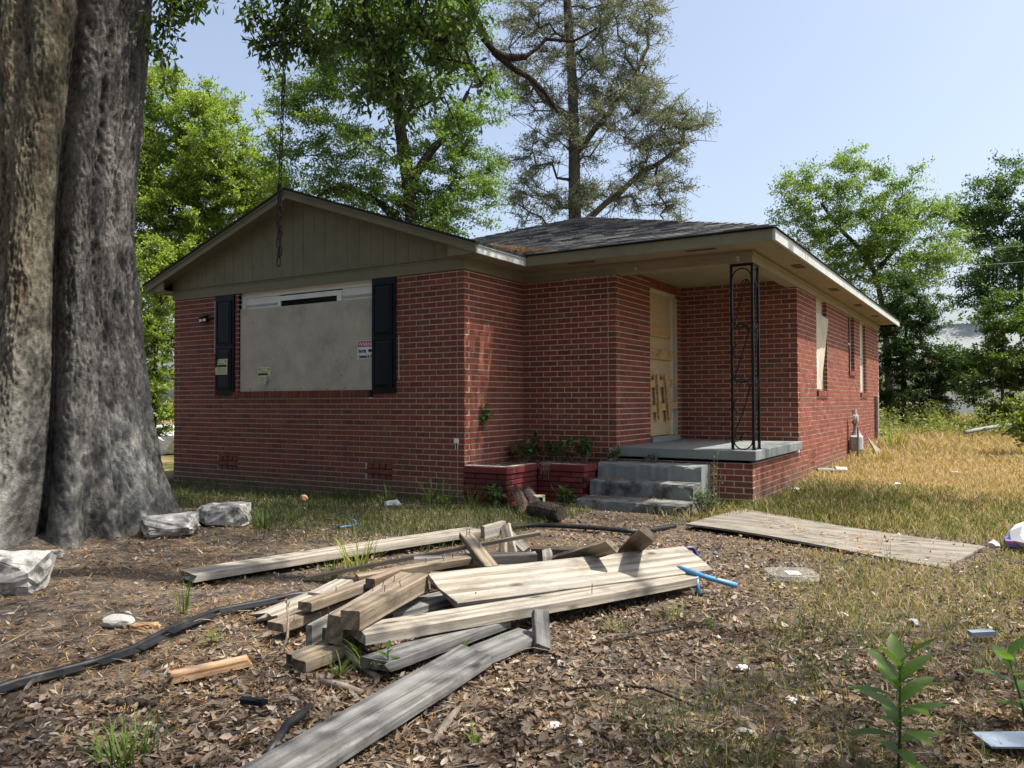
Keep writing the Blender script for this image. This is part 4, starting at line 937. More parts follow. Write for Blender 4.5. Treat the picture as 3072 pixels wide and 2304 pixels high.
board('rotten_board','white rotted board crumbling at the left end of the pile',(2.01,-4.72,.055),(1.87,-4.08,.05),.14,.035,'bleached',jag=(.07,.05),seed=12,twist=.05)
board('rotten_board','broken end of a bleached board behind the left stack',(1.95,-4.28,.07),(1.75,-3.80,.05),.11,.03,'bleached',jag=(.05,.06),seed=13)
board('stud','short dark-ended stud resting across the middle of the stack',(2.36,-4.255,.20),(2.305,-3.95,.20),.06,.055,'brown',seed=14)
board(P_,'stepped board end lying low before the beams, with a notched left corner',(2.69,-5.12,.055),(2.70,-4.84,.065),.16,.05,'tan',notch=(.12,.6,.05),seed=15)
board(P_,'longest sunlit plank at the back, its crumbled end near the concrete rocks',(0.83,-4.31,.075),(1.47,-1.86,.08),.235,.045,'bleached',jag=(.06,.03),seed=16,bow=.004)
board('lath','thin tan lath slanting over the top of the pile',(1.44,-3.84,.035),(2.79,-3.11,.335),.05,.022,'tan',seed=17)
board('stud','short stud crossing under the thin lath, leaning down to the right',(2.29,-3.24,.31),(2.76,-3.64,.205),.085,.04,'tan',seed=18,nails=((.1,.1,.04),(.15,-.2,.05),(.5,.1,.04)))
board('stud','pale stud lying level behind the wide board, left end pointed at the camera',(2.16,-3.62,.195),(2.78,-3.15,.205),.09,.06,'bleached',seed=19)
board('block','pale block on edge at the very top of the pile',(2.345,-3.12,.335),(2.37,-2.89,.345),.035,.085,'bleached',seed=20)
board('block','triangular pale offcut standing behind the lath',(2.395,-2.93,.34),(2.55,-3.08,.16),.075,.022,'bleached',roll=50,seed=21,jag=(.05,.0))
board('offcut','white-edged offcut leaning at the back of the pile',(2.20,-2.62,.24),(2.46,-2.74,.13),.06,.03,'bleached',roll=35,seed=22)
board('offcut','small pale offcut below the triangular one',(2.50,-3.12,.26),(2.56,-3.22,.16),.06,.025,'tan',roll=40,seed=23)
board('block','black damp block behind the wide pale board',(2.64,-2.97,.20),(2.90,-2.84,.195),.10,.09,'darkwood',seed=24)
board('offcut','short upright offcut in front of the black block',(2.80,-3.06,.215),(2.87,-3.16,.13),.06,.04,'bleached',roll=25,seed=25)
board(P_,'pale plank end rising from behind the wide board, left of the dark one',(2.83,-3.02,.13),(3.37,-3.25,.335),.10,.035,'tan',roll=-48,seed=26)
board(P_,'dark brown plank end sticking up steeply at the back right of the pile',(3.07,-2.45,.10),(3.55,-3.12,.405),.11,.04,'brown',roll=-40,seed=27)
board(P_,'tan plank lying flat behind the two raised plank ends',(2.60,-2.72,.08),(2.98,-2.1,.075),.13,.03,'tan',seed=28)
board('stud','sunlit stud with a row of nails, just left of the wide board',(2.10,-4.08,.16),(2.50,-3.49,.21),.09,.04,'tan',seed=29,nails=((.6,.1,.03),(.75,-.2,.035),(.85,.2,.03)))
board('offcut','small yellow offcut among pine straw beside the nailed stud',(2.13,-3.80,.12),(2.24,-3.58,.13),.09,.02,'cleat',seed=30)
board(P_,'grey board end showing under the wide board at its notched corner',(2.62,-4.45,.10),(2.72,-3.95,.11),.17,.035,'grey',seed=31)
board('block','leaning silver block propped against the long board on the right side',(3.415,-4.20,.165),(3.50,-4.33,.02),.075,.05,'grey',roll=-12,seed=32,jag=(.01,.03))
board('rotten_board','sunlit split of rotten orange wood lying alone left of the pile',(2.34,-5.50,.035),(2.45,-5.14,.035),.075,.035,'rot',jag=(.05,.08),seed=33,group='loose wood scraps')
HID=['low on the left','under the square-ended beam','beneath the lath','below the wide board','near the cross stud']
for i in range(5):   # inner boards that carry the heap
    x,y=[(2.25,-4.35),(2.60,-4.50),(2.25,-3.6),(2.9,-3.7),(2.55,-3.35)][i]; a=random.uniform(-.5,.9); L=random.uniform(.35,.6); z=random.uniform(.06,.14)
    board('offcut','dull offcut wedged inside the lumber pile, '+HID[i],(x,y,z),(x+L*math.cos(a+.9),y+L*math.sin(a+.9),z+random.uniform(-.02,.03)),.09,.04,random.choice(('tan','grey','brown')),seed=40+i)

# ------------------------------------------------------------------ rocks
def chunk(name,label,c,size,seed,mat='chunk',rotz=0,smooth=False,pts=34,cat='rock',group='broken concrete chunks',tilt=0,rough=.05):
    rr=random.Random(seed); bm=bmesh.new()
    for i in range(pts):
        p=Vector((rr.uniform(-1,1),rr.uniform(-1,1),rr.uniform(-1,1)))
        if smooth: p.normalize()
        else:
            m=max(abs(p.x),abs(p.y),abs(p.z)); p=p/m*rr.uniform(.72,1)
        bm.verts.new(p)
    bmesh.ops.convex_hull(bm,input=bm.verts[:]); 
    bmesh.ops.delete(bm,geom=[v for v in bm.verts if not v.link_faces],context='VERTS')
    bmesh.ops.triangulate(bm,faces=bm.faces[:])
    bmesh.ops.subdivide_edges(bm,edges=bm.edges[:],cuts=4,use_grid_fill=True); bmesh.ops.triangulate(bm,faces=bm.faces[:])
    if smooth: bmesh.ops.smooth_vert(bm,verts=bm.verts[:],factor=.7,use_axis_x=True,use_axis_y=True,use_axis_z=True)
    for v in bm.verts:
        q=v.co*2.3+Vector((seed,0,0)); v.co+=v.co.normalized()*(mnoise.fractal(q,1.,2.,4)*rough*2.0+mnoise.fractal(q*5,.9,2.,4)*rough*1.1)
    me=bpy.data.meshes.new(name); 
    mt=Matrix.Rotation(rotz,4,'Z')@Matrix.Rotation(tilt,4,'X')@Matrix.Diagonal((size[0]/2,size[1]/2,size[2]/2,1))
    bm.transform(mt); bm.to_mesh(me); bm.free(); me.materials.append(M[mat])
    if smooth: me.polygons.foreach_set('use_smooth',[True]*len(me.polygons))
    o=bpy.data.objects.new(name,me); COL.objects.link(o); o.location=(c[0],c[1],g1(c[0],c[1])+size[2]*.42); return tag(o,label,cat,group)
va=math.atan2(.526,.851)
chunk('concrete_chunk','big white concrete chunk cut by the left edge of the picture, below the trunk',(.02,-4.98,0),(.46,.40,.27),4,rotz=va+.1)
chunk('concrete_chunk','low grey-white concrete chunk leaning at the foot of the trunk',(-.80,-3.30,0),(.50,.34,.22),11,rotz=va+.25,tilt=.15)
chunk('concrete_chunk','flat-topped concrete chunk standing clear of the trunk, nearer the house',(-.93,-2.62,0),(.56,.36,.24),8,rotz=va-.08)
chunk('smooth_stone','smooth oval grey stone lying left of the black edging',(1.35,-5.10,0),(.19,.12,.075),15,'stone',va,True,60,'stone','loose stones',rough=.02)
chunk('concrete_chunk','small white concrete bit by the roots of the trunk',(-.73,-4.30,0),(.13,.10,.07),16,rotz=va)
chunk('rubble_heap','white rubble seen far behind the gap left of the house',(-10.5,3.6,0),(1.4,1.0,.7),19,'tarp',0,cat='rubble',group='background rubble')
chunk('tree_bark_chunk','pale yellow scrap of bark beside the oval stone',(1.56,-5.08,0),(.14,.07,.05),21,'rot',va,cat='bark',group='loose wood scraps',rough=.12)
chunk('ball','faded orange ball lying in the grass before the front wall',(-1.70,-.88,0),(.10,.10,.10),22,'rot',0,True,60,'ball','litter in the yard',rough=.01)
for i,(x,y,s,l) in enumerate(((4.55,-4.75,.045,'white pebble in the leaf litter right of the nearest plank'),(3.95,-5.05,.05,'pale pebble among leaves, right of the nearest plank end'),(4.93,-2.9,.06,'white stone chip in the grass right of the clear plastic lid'),(-1.05,-2.35,.07,'small white fragment beside the flat-topped concrete chunk'))):
    chunk('pebble',l,(x,y,0),(s*1.4,s,s*.7),50+i,'chunk',i,True,40,'stone','loose stones',rough=.03)

# ------------------------------------------------------------------ black edging, tubes, sticks
def edging(label,pts,r=.016,fin=.055,side=1):
    P=resample([(x,y,g1(x,y)+z) for x,y,z in pts],.06); P=[Vector(p) for p in P]
    o=empty('landscape_edging',P[0],label,'edging','black landscape edging')
    t=MB(); t.tube(P,r,7); t.obj('bead',M['plastic_black'],o,True)
    t=MB(); n=len(P)
    for i in range(n-1):
        d=(P[i+1]-P[i]).normalized(); s=Vector((d.y,-d.x,0)).normalized()*side
        if i%7==6: continue
        a,b=P[i],P[i+1]; dz=Vector((0,0,-.010)); t.prism([a[:],b[:],(b+s*fin+dz)[:],(a+s*fin+dz)[:]],(0,0,.004))
    tag(t.obj('flange',M['plastic_black'],o),kind='stuff')
edging('black plastic edging strip curling over the litter from the lower left to the pile',[(1.83,-6.0,.02),(1.82,-5.83,.025),(1.87,-5.53,.03),(1.85,-5.33,.035),(1.74,-5.05,.045),(1.64,-4.70,.04),(1.68,-4.4,.03),(1.70,-4.2,.03),(1.85,-3.9,.02)])
edging('black plastic edging strip arching between the lumber pile and the steps',[(1.42,-1.32,.02),(1.52,-1.22,.03),(1.66,-1.15,.04),(1.94,-1.12,.045),(2.25,-1.09,.045),(2.56,-1.08,.04),(2.66,-.8,.03),(2.72,-.45,.02)],.022,.05,-1)
def tubeobj(name,label,cat,pts,r,mat,group=None,n=8,rel=True,parts=None):
    pts=[(x,y,(g1(x,y) if rel else 0)+z) for x,y,z in pts]; t=MB(); t.tube(pts,r,n); o=t.obj(name,M[mat],loc=pts[0],smooth=True); return tag(o,label,cat,group)
BT='pieces of blue tubing'
tubeobj('bent_tube','dark blue bent tube hooked over the right end of the wide board','tube',[(3.45,-2.47,.19),(3.55,-2.385,.195),(3.562,-2.378,.185),(3.60,-2.37,.10),(3.645,-2.37,.01)],.014,'navypipe',BT)
tee=empty('tube_tee',(3.75,-2.82,0),'light blue tube with a short branch, resting on the long board end','tube',BT)
t=MB(); t.tube([(3.60,-2.80,.135),(3.80,-2.83,.10),(3.98,-2.84,.075)],.016,10); t.obj('tube',M['bluepipe'],tee,True)
t=MB(); t.tube([(3.735,-2.835,.10),(3.755,-2.865,.0)],.013,9); t.obj('branch_tube',M['bluepipe'],tee,True)
for f in (.45,.66):
    a=Vector((3.60,-2.80,.135)).lerp(Vector((3.98,-2.84,.075)),f); t=MB(); t.tube([a,a+Vector((.014,-.0015,-.0022))],.0185,10); t.obj('rust_band',M['rust'],tee)
tubeobj('bent_tube','thin bright blue hooked tube on bare soil left of the planter','tube',[(.03,-2.16,.015),(.07,-1.97,.016),(.06,-1.88,.016),(-.05,-1.75,.016),(-.46,-1.53,.012)],.011,'bluepipe',BT)
tubeobj('dark_hose','dark ribbed hose piece lying beside the nearest plank','hose',[(3.24,-5.75,.01),(3.19,-5.65,.02),(3.14,-5.57,.03),(3.12,-5.50,.03),(3.08,-5.42,.02),(3.04,-5.36,.01)],.017,'plastic_black','litter in the yard')
tubeobj('stick','peeled grey branch lying against the left plank ends','stick',[(2.60,-4.80,.06),(2.78,-4.88,.045),(2.93,-4.94,.03),(3.06,-4.99,.02)],[.012,.015,.017,.014],'twig','fallen sticks')
tubeobj('stick','thick grey stick on leaves between the pile and the nearest plank','stick',[(2.90,-5.16,.02),(3.0,-5.15,.022),(3.12,-5.15,.016)],[.017,.016,.012],'twig','fallen sticks')
tubeobj('stick','short pale mossy stick right of the nearest plank','stick',[(3.66,-5.38,.012),(3.61,-5.25,.02),(3.56,-5.10,.02)],[.014,.017,.012],'twig','fallen sticks')
tubeobj('stick','dark thick stick among leaves at the lower left','stick',[(2.33,-5.77,.015),(2.43,-5.72,.02),(2.52,-5.66,.015)],[.014,.02,.012],'bark','fallen sticks')
tubeobj('stick','thin forked twig on bare litter right of the pile','stick',[(3.80,-4.70,.01),(3.95,-4.55,.02),(4.12,-4.52,.02),(4.35,-4.62,.015)],[.007,.008,.006,.004],'bark','fallen sticks')
tubeobj('stick','long thin dark twig curving across the litter before the pale board','stick',[(3.62,-4.12,.01),(3.75,-3.9,.02),(3.95,-3.55,.02),(4.05,-3.30,.02),(4.06,-3.1,.03)],[.005,.006,.006,.005,.003],'bark','fallen sticks')
tubeobj('stick','thin straight pale twig at the far left of the litter','stick',[(1.35,-5.75,.03),(1.25,-5.5,.06),(1.18,-5.25,.03)],[.004,.004,.003],'twig','fallen sticks')
tw=empty('dead_seedling',(2.45,-4.90,g1(2.45,-4.9)),'dead grey forked seedling standing in front of the left stack','seedling')
t=MB(); t.tube([(2.44,-4.96,.0),(2.445,-4.93,.06),(2.42,-4.90,.13),(2.38,-4.87,.18),(2.36,-4.855,.22)],[.008,.007,.006,.005,.002],6); t.obj('stem',M['twig'],tw)
for p in ([(2.43,-4.91,.10),(2.45,-4.89,.14),(2.44,-4.88,.19)],[(2.38,-4.87,.18),(2.385,-4.86,.21)],[(2.36,-4.86,.2),(2.345,-4.85,.215)],[(2.445,-4.94,.03),(2.48,-4.95,.05)]):
    t=MB(); t.tube(p,[.004,.003,.0015][:len(p)],5); t.obj('twig',M['twig'],tw)
# log, bark slabs and small things before the planter
lg=empty('charred_log',(1.5,-.72,0),'short dark log lying on the ground between planter and edging','log')
t=MB(); t.tube([(1.26,-.60,.085),(1.45,-.66,.09),(1.66,-.73,.08)],[.082,.088,.08],14); t.obj('bark',M['bark'],lg)
t=MB(); t.tube([(1.655,-.729,.08),(1.667,-.733,.08)],.068,12); t.obj('cut_end',M['darkwood'],lg)
def barkslab(label,pts,w,seed):
    rr=random.Random(seed); t=MB(); V=[];F=[]
    for i,p in enumerate(pts):
        p=Vector(p); d=(Vector(pts[min(i+1,len(pts)-1)])-Vector(pts[max(0,i-1)])).normalized(); s=d.cross(Vector((0,0,1))).normalized()
        for k in range(5):
            a=(k/4-.5); V.append((p+s*w*a*rr.uniform(.8,1.1)+Vector((0,0,-abs(a)*w*.7+rr.uniform(-.006,.006))))[:])
        for k in range(5): V.append((Vector(V[-5])+Vector((0,0,-.018)))[:])
    m=10
    for i in range(len(pts)-1):
        for k in range(4):
            F.append((i*m+k,i*m+k+1,(i+1)*m+k+1,(i+1)*m+k)); F.append((i*m+5+k,(i+1)*m+5+k,(i+1)*m+6+k,i*m+6+k))
        F.append((i*m,(i+1)*m,(i+1)*m+5,i*m+5)); F.append((i*m+4,i*m+9,(i+1)*m+9,(i+1)*m+4))
    for b in (0,(len(pts)-1)*m): 
        for k in range(4): F.append((b+k,b+k+1,b+6+k,b+5+k))
    t.add(V,F); o=t.obj('bark_slab',M['darkwood' if seed%2 else 'brownbark'],loc=pts[0]); return tag(o,label,'bark','bark slabs by the planter')
barkslab('curved brown bark slab leaning on the planter corner',[(.70,.0,.25),(.82,-.12,.19),(.98,-.30,.12),(1.12,-.46,.06)],.14,2)
barkslab('dark bark slab behind the brown one, leaning the same way',[(.82,.05,.25),(.95,-.08,.18),(1.1,-.2,.11),(1.2,-.32,.06)],.12,3)
fr=empty('picture_frame',(.98,-.02,0),'tiny white square frame with dark inside, lying before the planter','frame','litter in the yard')
t=MB(); c=Vector((1.02,-.05,.10)); ax=Vector((.851,.526,0)); az=Vector((-.05,.08,.99))
for a,b,w,h in ((-.06,0,.012,.05),(.06,0,.012,.05),(0,.045,.07,.012),(0,-.045,.07,.012)):
    p=c+ax*a+az*b; t.prism([(p-ax*w-az*h)[:],(p+ax*w-az*h)[:],(p+ax*w+az*h)[:],(p-ax*w+az*h)[:]],(.01,-.018,0))
t.obj('rim',M['yellowpaper'],fr); t=MB(); p=c+Vector((-.003,.006,0)); t.prism([(p-ax*.05-az*.035)[:],(p+ax*.05-az*.035)[:],(p+ax*.05+az*.035)[:],(p-ax*.05+az*.035)[:]],(.003,-.006,0)); t.obj('panel',M['ink'],fr)

def crumple(name,label,c,size,mat,seed,cat,group='litter in the yard',flat=.5):
    rr=random.Random(seed); bm=bmesh.new(); bmesh.ops.create_icosphere(bm,subdivisions=2,radius=1)
    for v in bm.verts:
        q=v.co*1.4+Vector((seed*3.1,0,0)); v.co*=1+mnoise.noise(q)*.45+rr.uniform(-.13,.13)
        v.co.x*=size[0]/2; v.co.y*=size[1]/2; v.co.z*=size[2]/2
    me=bpy.data.meshes.new(name); bm.to_mesh(me); bm.free(); me.materials.append(M[mat]); o=bpy.data.objects.new(name,me); COL.objects.link(o); o.location=(c[0],c[1],g1(c[0],c[1])+size[2]*.35); o.rotation_euler=(0,0,rr.uniform(0,6)); return tag(o,label,cat,group)
crumple('crumpled_paper','crumpled pale paper in the weeds below the front wall',(-.47,-.72),(.19,.15,.12),'paper',3,'paper')
crumple('paper_scrap','white paper scrap in the grass left of the bottom corner board',(4.62,-4.32),(.06,.045,.015),'paper',5,'paper')
crumple('paper_scrap','pale crumpled wrapper in the shaded litter, right of the plank block',(4.35,-4.05),(.08,.06,.02),'paper',6,'paper')
crumple('paper_scrap','white scrap in the dry lawn, farther one beside the house',(4.15,3.9),(.16,.10,.05),'paper',7,'paper')
crumple('paper_scrap','small white scrap in shaded lawn below the slab corner',(3.07,2.95),(.14,.10,.05),'paper',8,'paper')
crumple('paper_scrap','white scrap in the sunlit dry lawn at the right',(4.75,5.6),(.18,.12,.05),'paper',9,'paper')
t=MB(); t.tube([(2.98,4.85,.14),(3.12,4.95,.14),(3.22,5.02,.13)],.03,8); tag(t.obj('white_tube','' and None or M['slab'],loc=(2.98,4.85,.1)),'pale grey tube lying in the grass beside the right wall','tube','litter in the yard')
t=MB(); t.tube([(3.2,5.02,.15),(3.34,5.12,.14)],.04,8); tag(t.obj('white_cup',M['paper'],loc=(3.2,5.02,.1)),'white cup at the end of the pale tube in the grass','cup','litter in the yard')

# plywood sheet lying in the grass
sh=MB(); nx,ny=16,8; c0,c1,c2,c3=[np.array(v) for v in ((2.84,-.50),(3.03,.78),(5.20,-.27),(4.98,-1.22))]
V=[];F=[]
for i in range(nx+1):
    for j in range(ny+1):
        f,g=i/nx,j/ny; p=(c0*(1-g)+c1*g)*(1-f)+(c3*(1-g)+c2*g)*f
        V.append((p[0]+rng.normal(0,.004),p[1]+rng.normal(0,.004),g1(p[0],p[1])+.055-.03*f+.012*math.sin(5*f+2*g)))
m=ny+1
for i in range(nx):
    for j in range(ny): F.append((i*m+j,(i+1)*m+j,(i+1)*m+j+1,i*m+j+1))
nv=len(V); V+=[(a,b,c-.018) for a,b,c in V]; F+=[tuple(k+nv for k in f)[::-1] for f in F]
def rim(ids):
    for a,b in zip(ids[:-1],ids[1:]): F.append((a,a+nv,b+nv,b))
rim([i*m for i in range(nx+1)]); rim([i*m+ny for i in range(nx+1)][::-1]); rim([j for j in range(ny+1)][::-1]); rim([nx*m+j for j in range(ny+1)])
sh.add(V,F); o=sh.obj('plywood_sheet',M['ground_ply'],loc=(2.84,-.5,.05)); tag(o,'large peeling plywood sheet lying flat in the grass by the porch corner','plywood')
# clear lid with its white label
ld=empty('food_tray',(4.14,-2.14,g1(4.14,-2.14)),'clear oblong plastic lid with a white square label, lying in dry leaves','lid')
la=math.atan2(.11,.21); 
def lidring(r,w,h): return [(4.14+math.cos(la)*w*sx-math.sin(la)*r*sy,-2.14+math.sin(la)*w*sx+math.cos(la)*r*sy,.015+h) for sx,sy in [(math.copysign(abs(math.cos(a))**.5,math.cos(a)),math.copysign(abs(math.sin(a))**.5,math.sin(a))) for a in np.linspace(0,2*math.pi,24,endpoint=False)]]
a,b,c=lidring(.15,.165,.0),lidring(.14,.155,.03),lidring(.12,.135,.034)
t=MB(); n=24; t.add(a+b+c,[(i,(i+1)%n,n+(i+1)%n,n+i) for i in range(n)]+[(n+i,n+(i+1)%n,2*n+(i+1)%n,2*n+i) for i in range(n)]+[tuple(range(2*n,3*n))]); t.obj('shell',M['clear'],ld)
t=MB(); t.tube(b+[b[0]],.0022,5); t.obj('rim',M['clear'],ld)
t=MB(); cx,cy=4.16,-2.20; t.prism([(cx+math.cos(la)*u_-math.sin(la)*v_,cy+math.sin(la)*u_+math.cos(la)*v_,.053) for u_,v_ in ((-.04,-.06),(.045,-.06),(.045,.05),(-.04,.05))],(0,0,.002)); t.obj('label',M['paper'],ld)
# rubbish at the right edge
crumple('plastic_bag','torn white plastic bag of rubbish at the right edge of the yard',(5.50,-.05),(.42,.34,.24),'trash_white',11,'bag')
t=MB(); t.box((5.34,-.22,.02),(5.54,-.02,.075),ch=.006); o=t.obj('printed_carton',M['trash_blue'],loc=(5.34,-.2,.02)); tag(o,'flattened blue and pink printed carton before the white bag','carton'); t=MB(); t.box((5.345,-.226,.045),(5.42,-.2205,.07)); t.obj('printed_panel',M['trash_pink'],o)
crumple('paper_cup','small white crushed cup left of the printed carton',(5.26,-.12),(.09,.08,.07),'paper',12,'cup')
t=MB(); t.prism([(5.24,-4.42,.03),(5.42,-4.36,.05),(5.50,-4.46,.05),(5.30,-4.52,.03)],(0,0,.006)); tag(t.obj('broken_board',M['paleblue'],loc=(5.3,-4.44,.03)),'pale blue speckled board fragment at the bottom right corner','board','litter in the yard')
t=MB(); t.prism([(5.18,-3.05,.02),(5.28,-3.0,.03),(5.30,-3.05,.03),(5.2,-3.09,.02)],(0,0,.02)); tag(t.obj('foam_scrap',M['paleblue'],loc=(5.2,-3.05,.02)),'pale foam scrap in the grass above the leafy sapling','scrap','litter in the yard')
rm=empty('black_remote',(2.87,-5.50,g1(2.87,-5.5)),'small black plastic handset lying on leaves at the lower left','handset')
t=MB(); t.prism([(2.822,-5.515,.012),(2.918,-5.492,.012),(2.923,-5.465,.016),(2.827,-5.488,.016)],(0,0,.018)); t.obj('body',M['shutter'],rm); t=MB(); t.prism([(2.885,-5.493,.0335),(2.91,-5.487,.0335),(2.912,-5.474,.0345),(2.888,-5.48,.0345)],(0,0,.002)); t.obj('screen',M['glass'],rm)

# leaning pole at right edge and grey pipe in the lawn
tubeobj('grey_rail','pale grey rail lying in the dry lawn at right','rail',[(4.62,12.6,.16),(5.0,13.6,.2),(5.5,14.9,.25)],.045,'slab','lawn debris')
tubeobj('fallen_branch','dark fallen branch leaning up out of the dry lawn at the right edge','branch',[(5.35,13.2,.05),(5.8,13.3,.45),(6.3,13.5,.95),(6.9,13.6,1.5)],[.06,.055,.05,.03],'bark','lawn debris')

# ------------------------------------------------------------------ gas meter
gm=empty('gas_meter',(3.17,7.6,g1(3.17,7.6)),'old grey gas meter on a riser pipe beside the right brick wall','gas meter')
mx,my,mz=3.10,7.75,g1(3.1,7.75)
t=MB(); t.box((mx-.10,my-.13,mz+.12),(mx+.10,my+.13,mz+.40),ch=.03); t.obj('meter_case',M['zinc'],gm)
t=MB(); t.tube([(mx,my,mz+.36),(mx,my,mz+.47)],[.10,.06],12); t.obj('index_cover',M['zinc'],gm)
t=MB(); t.tube([(mx-.02,my-.02,mz+.44),(mx-.02,my-.02,mz+.62)],.028,8); t.tube([(mx-.02,my-.02,mz+.60),(mx-.02,my-.02,mz+.66)],.05,10); t.obj('riser_pipe',M['pipe'],gm)
t=MB(); t.tube([(mx-.03,my-.03,mz+.70),(mx+.0,my-.03,mz+.70)],.10,14); t.tube([(mx,my-.03,mz+.70),(mx+.035,my-.03,mz+.70)],.07,12); t.obj('regulator',M['zinc'],gm)
t=MB(); t.tube([(mx-.02,my-.06,mz+.78),(mx-.02,my-.06,mz+.86)],.04,10); t.obj('vent_cap',M['zinc'],gm)
t=MB(); t.tube([(mx+.05,my-.16,mz),(mx+.05,my-.16,mz+.55)],.018,8); t.obj('inlet_pipe',M['pipe'],gm)
t=MB(); t.prism([(mx+.14,my+.1,mz+.42),(mx+.17,my+.35,mz+.30),(mx+.36,my+1.0,mz+.0),(mx+.30,my+.45,mz+.0)],(-.02,.01,0)); tag(t.obj('leaning_board',M['bleached'],loc=(mx+.2,my+.5,mz)),'bleached board slanting down to the grass beside the gas meter','board','lawn debris')

# ------------------------------------------------------------------ things fixed on the front wall
def text(s,size,loc,mat,parent,name='lettering',bold=0,sx=1,rotz=0):
    cu=bpy.data.curves.new('t','FONT'); cu.body=s; cu.size=size; cu.offset=bold; cu.extrude=.0008; cu.resolution_u=2
    o=bpy.data.objects.new('t',cu); COL.objects.link(o); dg=bpy.context.evaluated_depsgraph_get(); dg.update()
    me=bpy.data.meshes.new_from_object(o.evaluated_get(dg)); bpy.data.objects.remove(o)
    me.transform(Matrix.Diagonal((sx,1,1,1))); me.transform(Matrix.Rotation(R(90),4,'X')); me.materials.clear(); me.materials.append(M[mat])
    q=bpy.data.objects.new(name,me); COL.objects.link(q); q.parent=parent; q.location=Vector(loc)-origin(parent); return q
sg=empty('warning_sign',(-1.68,.018,1.71),'white warning sign with red band on the window board, half behind the right shutter','sign')
Y0=.0195
t=MB(); t.box((-1.68,Y0-.004,1.712),(-1.29,Y0,1.956),ch=.0015); t.obj('plate',M['signwhite'],sg)
t=MB(); t.box((-1.672,Y0-.006,1.876),(-1.298,Y0-.0041,1.948)); t.obj('red_band',M['signred'],sg)
text('WARNING',.068,(-1.658,Y0-.0065,1.888),'signwhite',sg,bold=.001,sx=.98)
text('Security',.064,(-1.660,Y0-.0056,1.805),'ink',sg,bold=.002,sx=.62); text('Cameras In Use',.064,(-1.660,Y0-.0056,1.735),'ink',sg,bold=.002,sx=.62)
t=MB()
for cx in (-1.475,-1.405):
    t.tube([(cx,Y0-.0055,1.825),(cx,Y0-.0045,1.825)],.020,12); 
t.box((-1.475,Y0-.0055,1.812),(-1.43,Y0-.0045,1.84)); t.box((-1.405,Y0-.0055,1.812),(-1.36,Y0-.0045,1.84)); t.obj('camera_icon',M['ink'],sg)
t=MB(); t.box((-1.672,Y0-.0052,1.719),(-1.298,Y0-.0042,1.722)); t.obj('border_line',M['ink'],sg)
def notice(label,x0,x1,z0,z1,y,torn):
    o=empty('paper_notice',(x0,y,z0),label,'notice','posted paper notices')
    w,h=x1-x0,z1-z0
    if torn: P=[(x0,y,z0),(x0+w*.45,y,z0),(x0+w*.55,y,z0+h*.12),(x0+w*.62,y,z0+h*.3),(x0+w*.8,y,z0+h*.52),(x1,y,z0+h*.45),(x1,y,z1),(x0,y,z1)]
    else: P=[(x0-.02,y-.01,z0+h*.42),(x0-.02,y-.004,z0),(x1,y-.004,z0),(x1,y-.010,z0+h*.4),(x1,y,z1),(x0+.04,y,z1-.0),(x0+.01,y-.004,z0+h*.6)]
    t=MB(); t.prism(P,(0,.0015,0)); t.obj('sheet',M['yellowpaper'],o)
    yy=y-.0012 if torn else y-.0125
    t=MB(); t.box((x0+.004,yy-.001,z0+h*.50),(x1-.004 if not torn else x0+w*.78,yy,z0+h*.62)); t.obj('title_bar',M['ink'],o)
    t=MB()
    for q in (.68,.73,.9): t.box((x0+w*.22,yy-.0008,z0+h*q),(x1-w*.2,yy,z0+h*q+.004))
    for q in (.36,.30,.24,.18,.12): t.box((x0+w*.08,yy-.0008,z0+h*q),(x1-w*(.5 if torn else .1),yy,z0+h*q+.003))
    for xx in (x0+w*.08,x1-w*.18): t.box((xx,yy-.0008,z0+h*.8),(xx+w*.1,yy,z0+h*.92))
    t.obj('print_lines',M['pipe'],o)
    if torn:
        t=MB(); t.prism([(x0+w*.5,y-.004,z0+h*.05),(x0+w*.95,y-.03,z0+h*.2),(x0+w*.8,y-.03,z0+h*.28),(x0+w*.58,y-.004,z0+h*.32)],(0,.0015,0)); t.prism([(x0+w*.5,y-.004,z0+h*.05),(x0+w*.62,y-.018,z0-h*.12),(x0+w*.85,y-.03,z0+h*.12)],(0,.0015,0)); t.obj('torn_flap',M['paper'],o)
notice('yellow paper notice stuck on the dark left shutter',-4.345,-4.11,1.575,1.80,-.048,False)
notice('torn yellow paper notice on the window board, its corner hanging',-3.545,-3.29,1.44,1.665,.0175,True)
lt=empty('security_light',(-4.62,0,2.39),'small white-lensed black light on the brick left of the left shutter','light')
t=MB(); t.prism([(-4.71,-.09,2.42),(-4.53,-.09,2.45),(-4.50,-.02,2.45),(-4.68,-.02,2.43)],(0,0,-.012)); t.obj('hood',M['shutter'],lt)
t=MB(); t.box((-4.70,-.085,2.355),(-4.54,-.03,2.408),ch=.004); t.obj('housing',M['shutter'],lt)
t=MB(); t.box((-4.69,-.089,2.362),(-4.63,-.0855,2.395)); t.box((-4.61,-.089,2.365),(-4.55,-.0855,2.40)); t.obj('lens',M['signwhite'],lt)
t=MB(); t.tube([(-4.54,-.05,2.39),(-4.48,-.04,2.41),(-4.455,-.001,2.41)],.008,6); t.obj('bracket',M['shutter'],lt)
ou=empty('outlet_box',(-.105,0,.68),'broken white outlet box on the brick near the front corner','outlet')
t=MB(); t.box((-.14,-.02,.685),(-.075,-.003,.745),ch=.004); t.obj('cover',M['vinyl'],ou)
t=MB(); t.box((-.125,-.012,.62),(-.118,-.003,.684)); t.box((-.094,-.012,.62),(-.087,-.003,.684)); t.obj('side_rail',M['vinyl'],ou); t=MB(); t.box((-.117,-.006,.63),(-.0945,-.003,.684)); t.obj('socket_gap',M['ink'],ou)
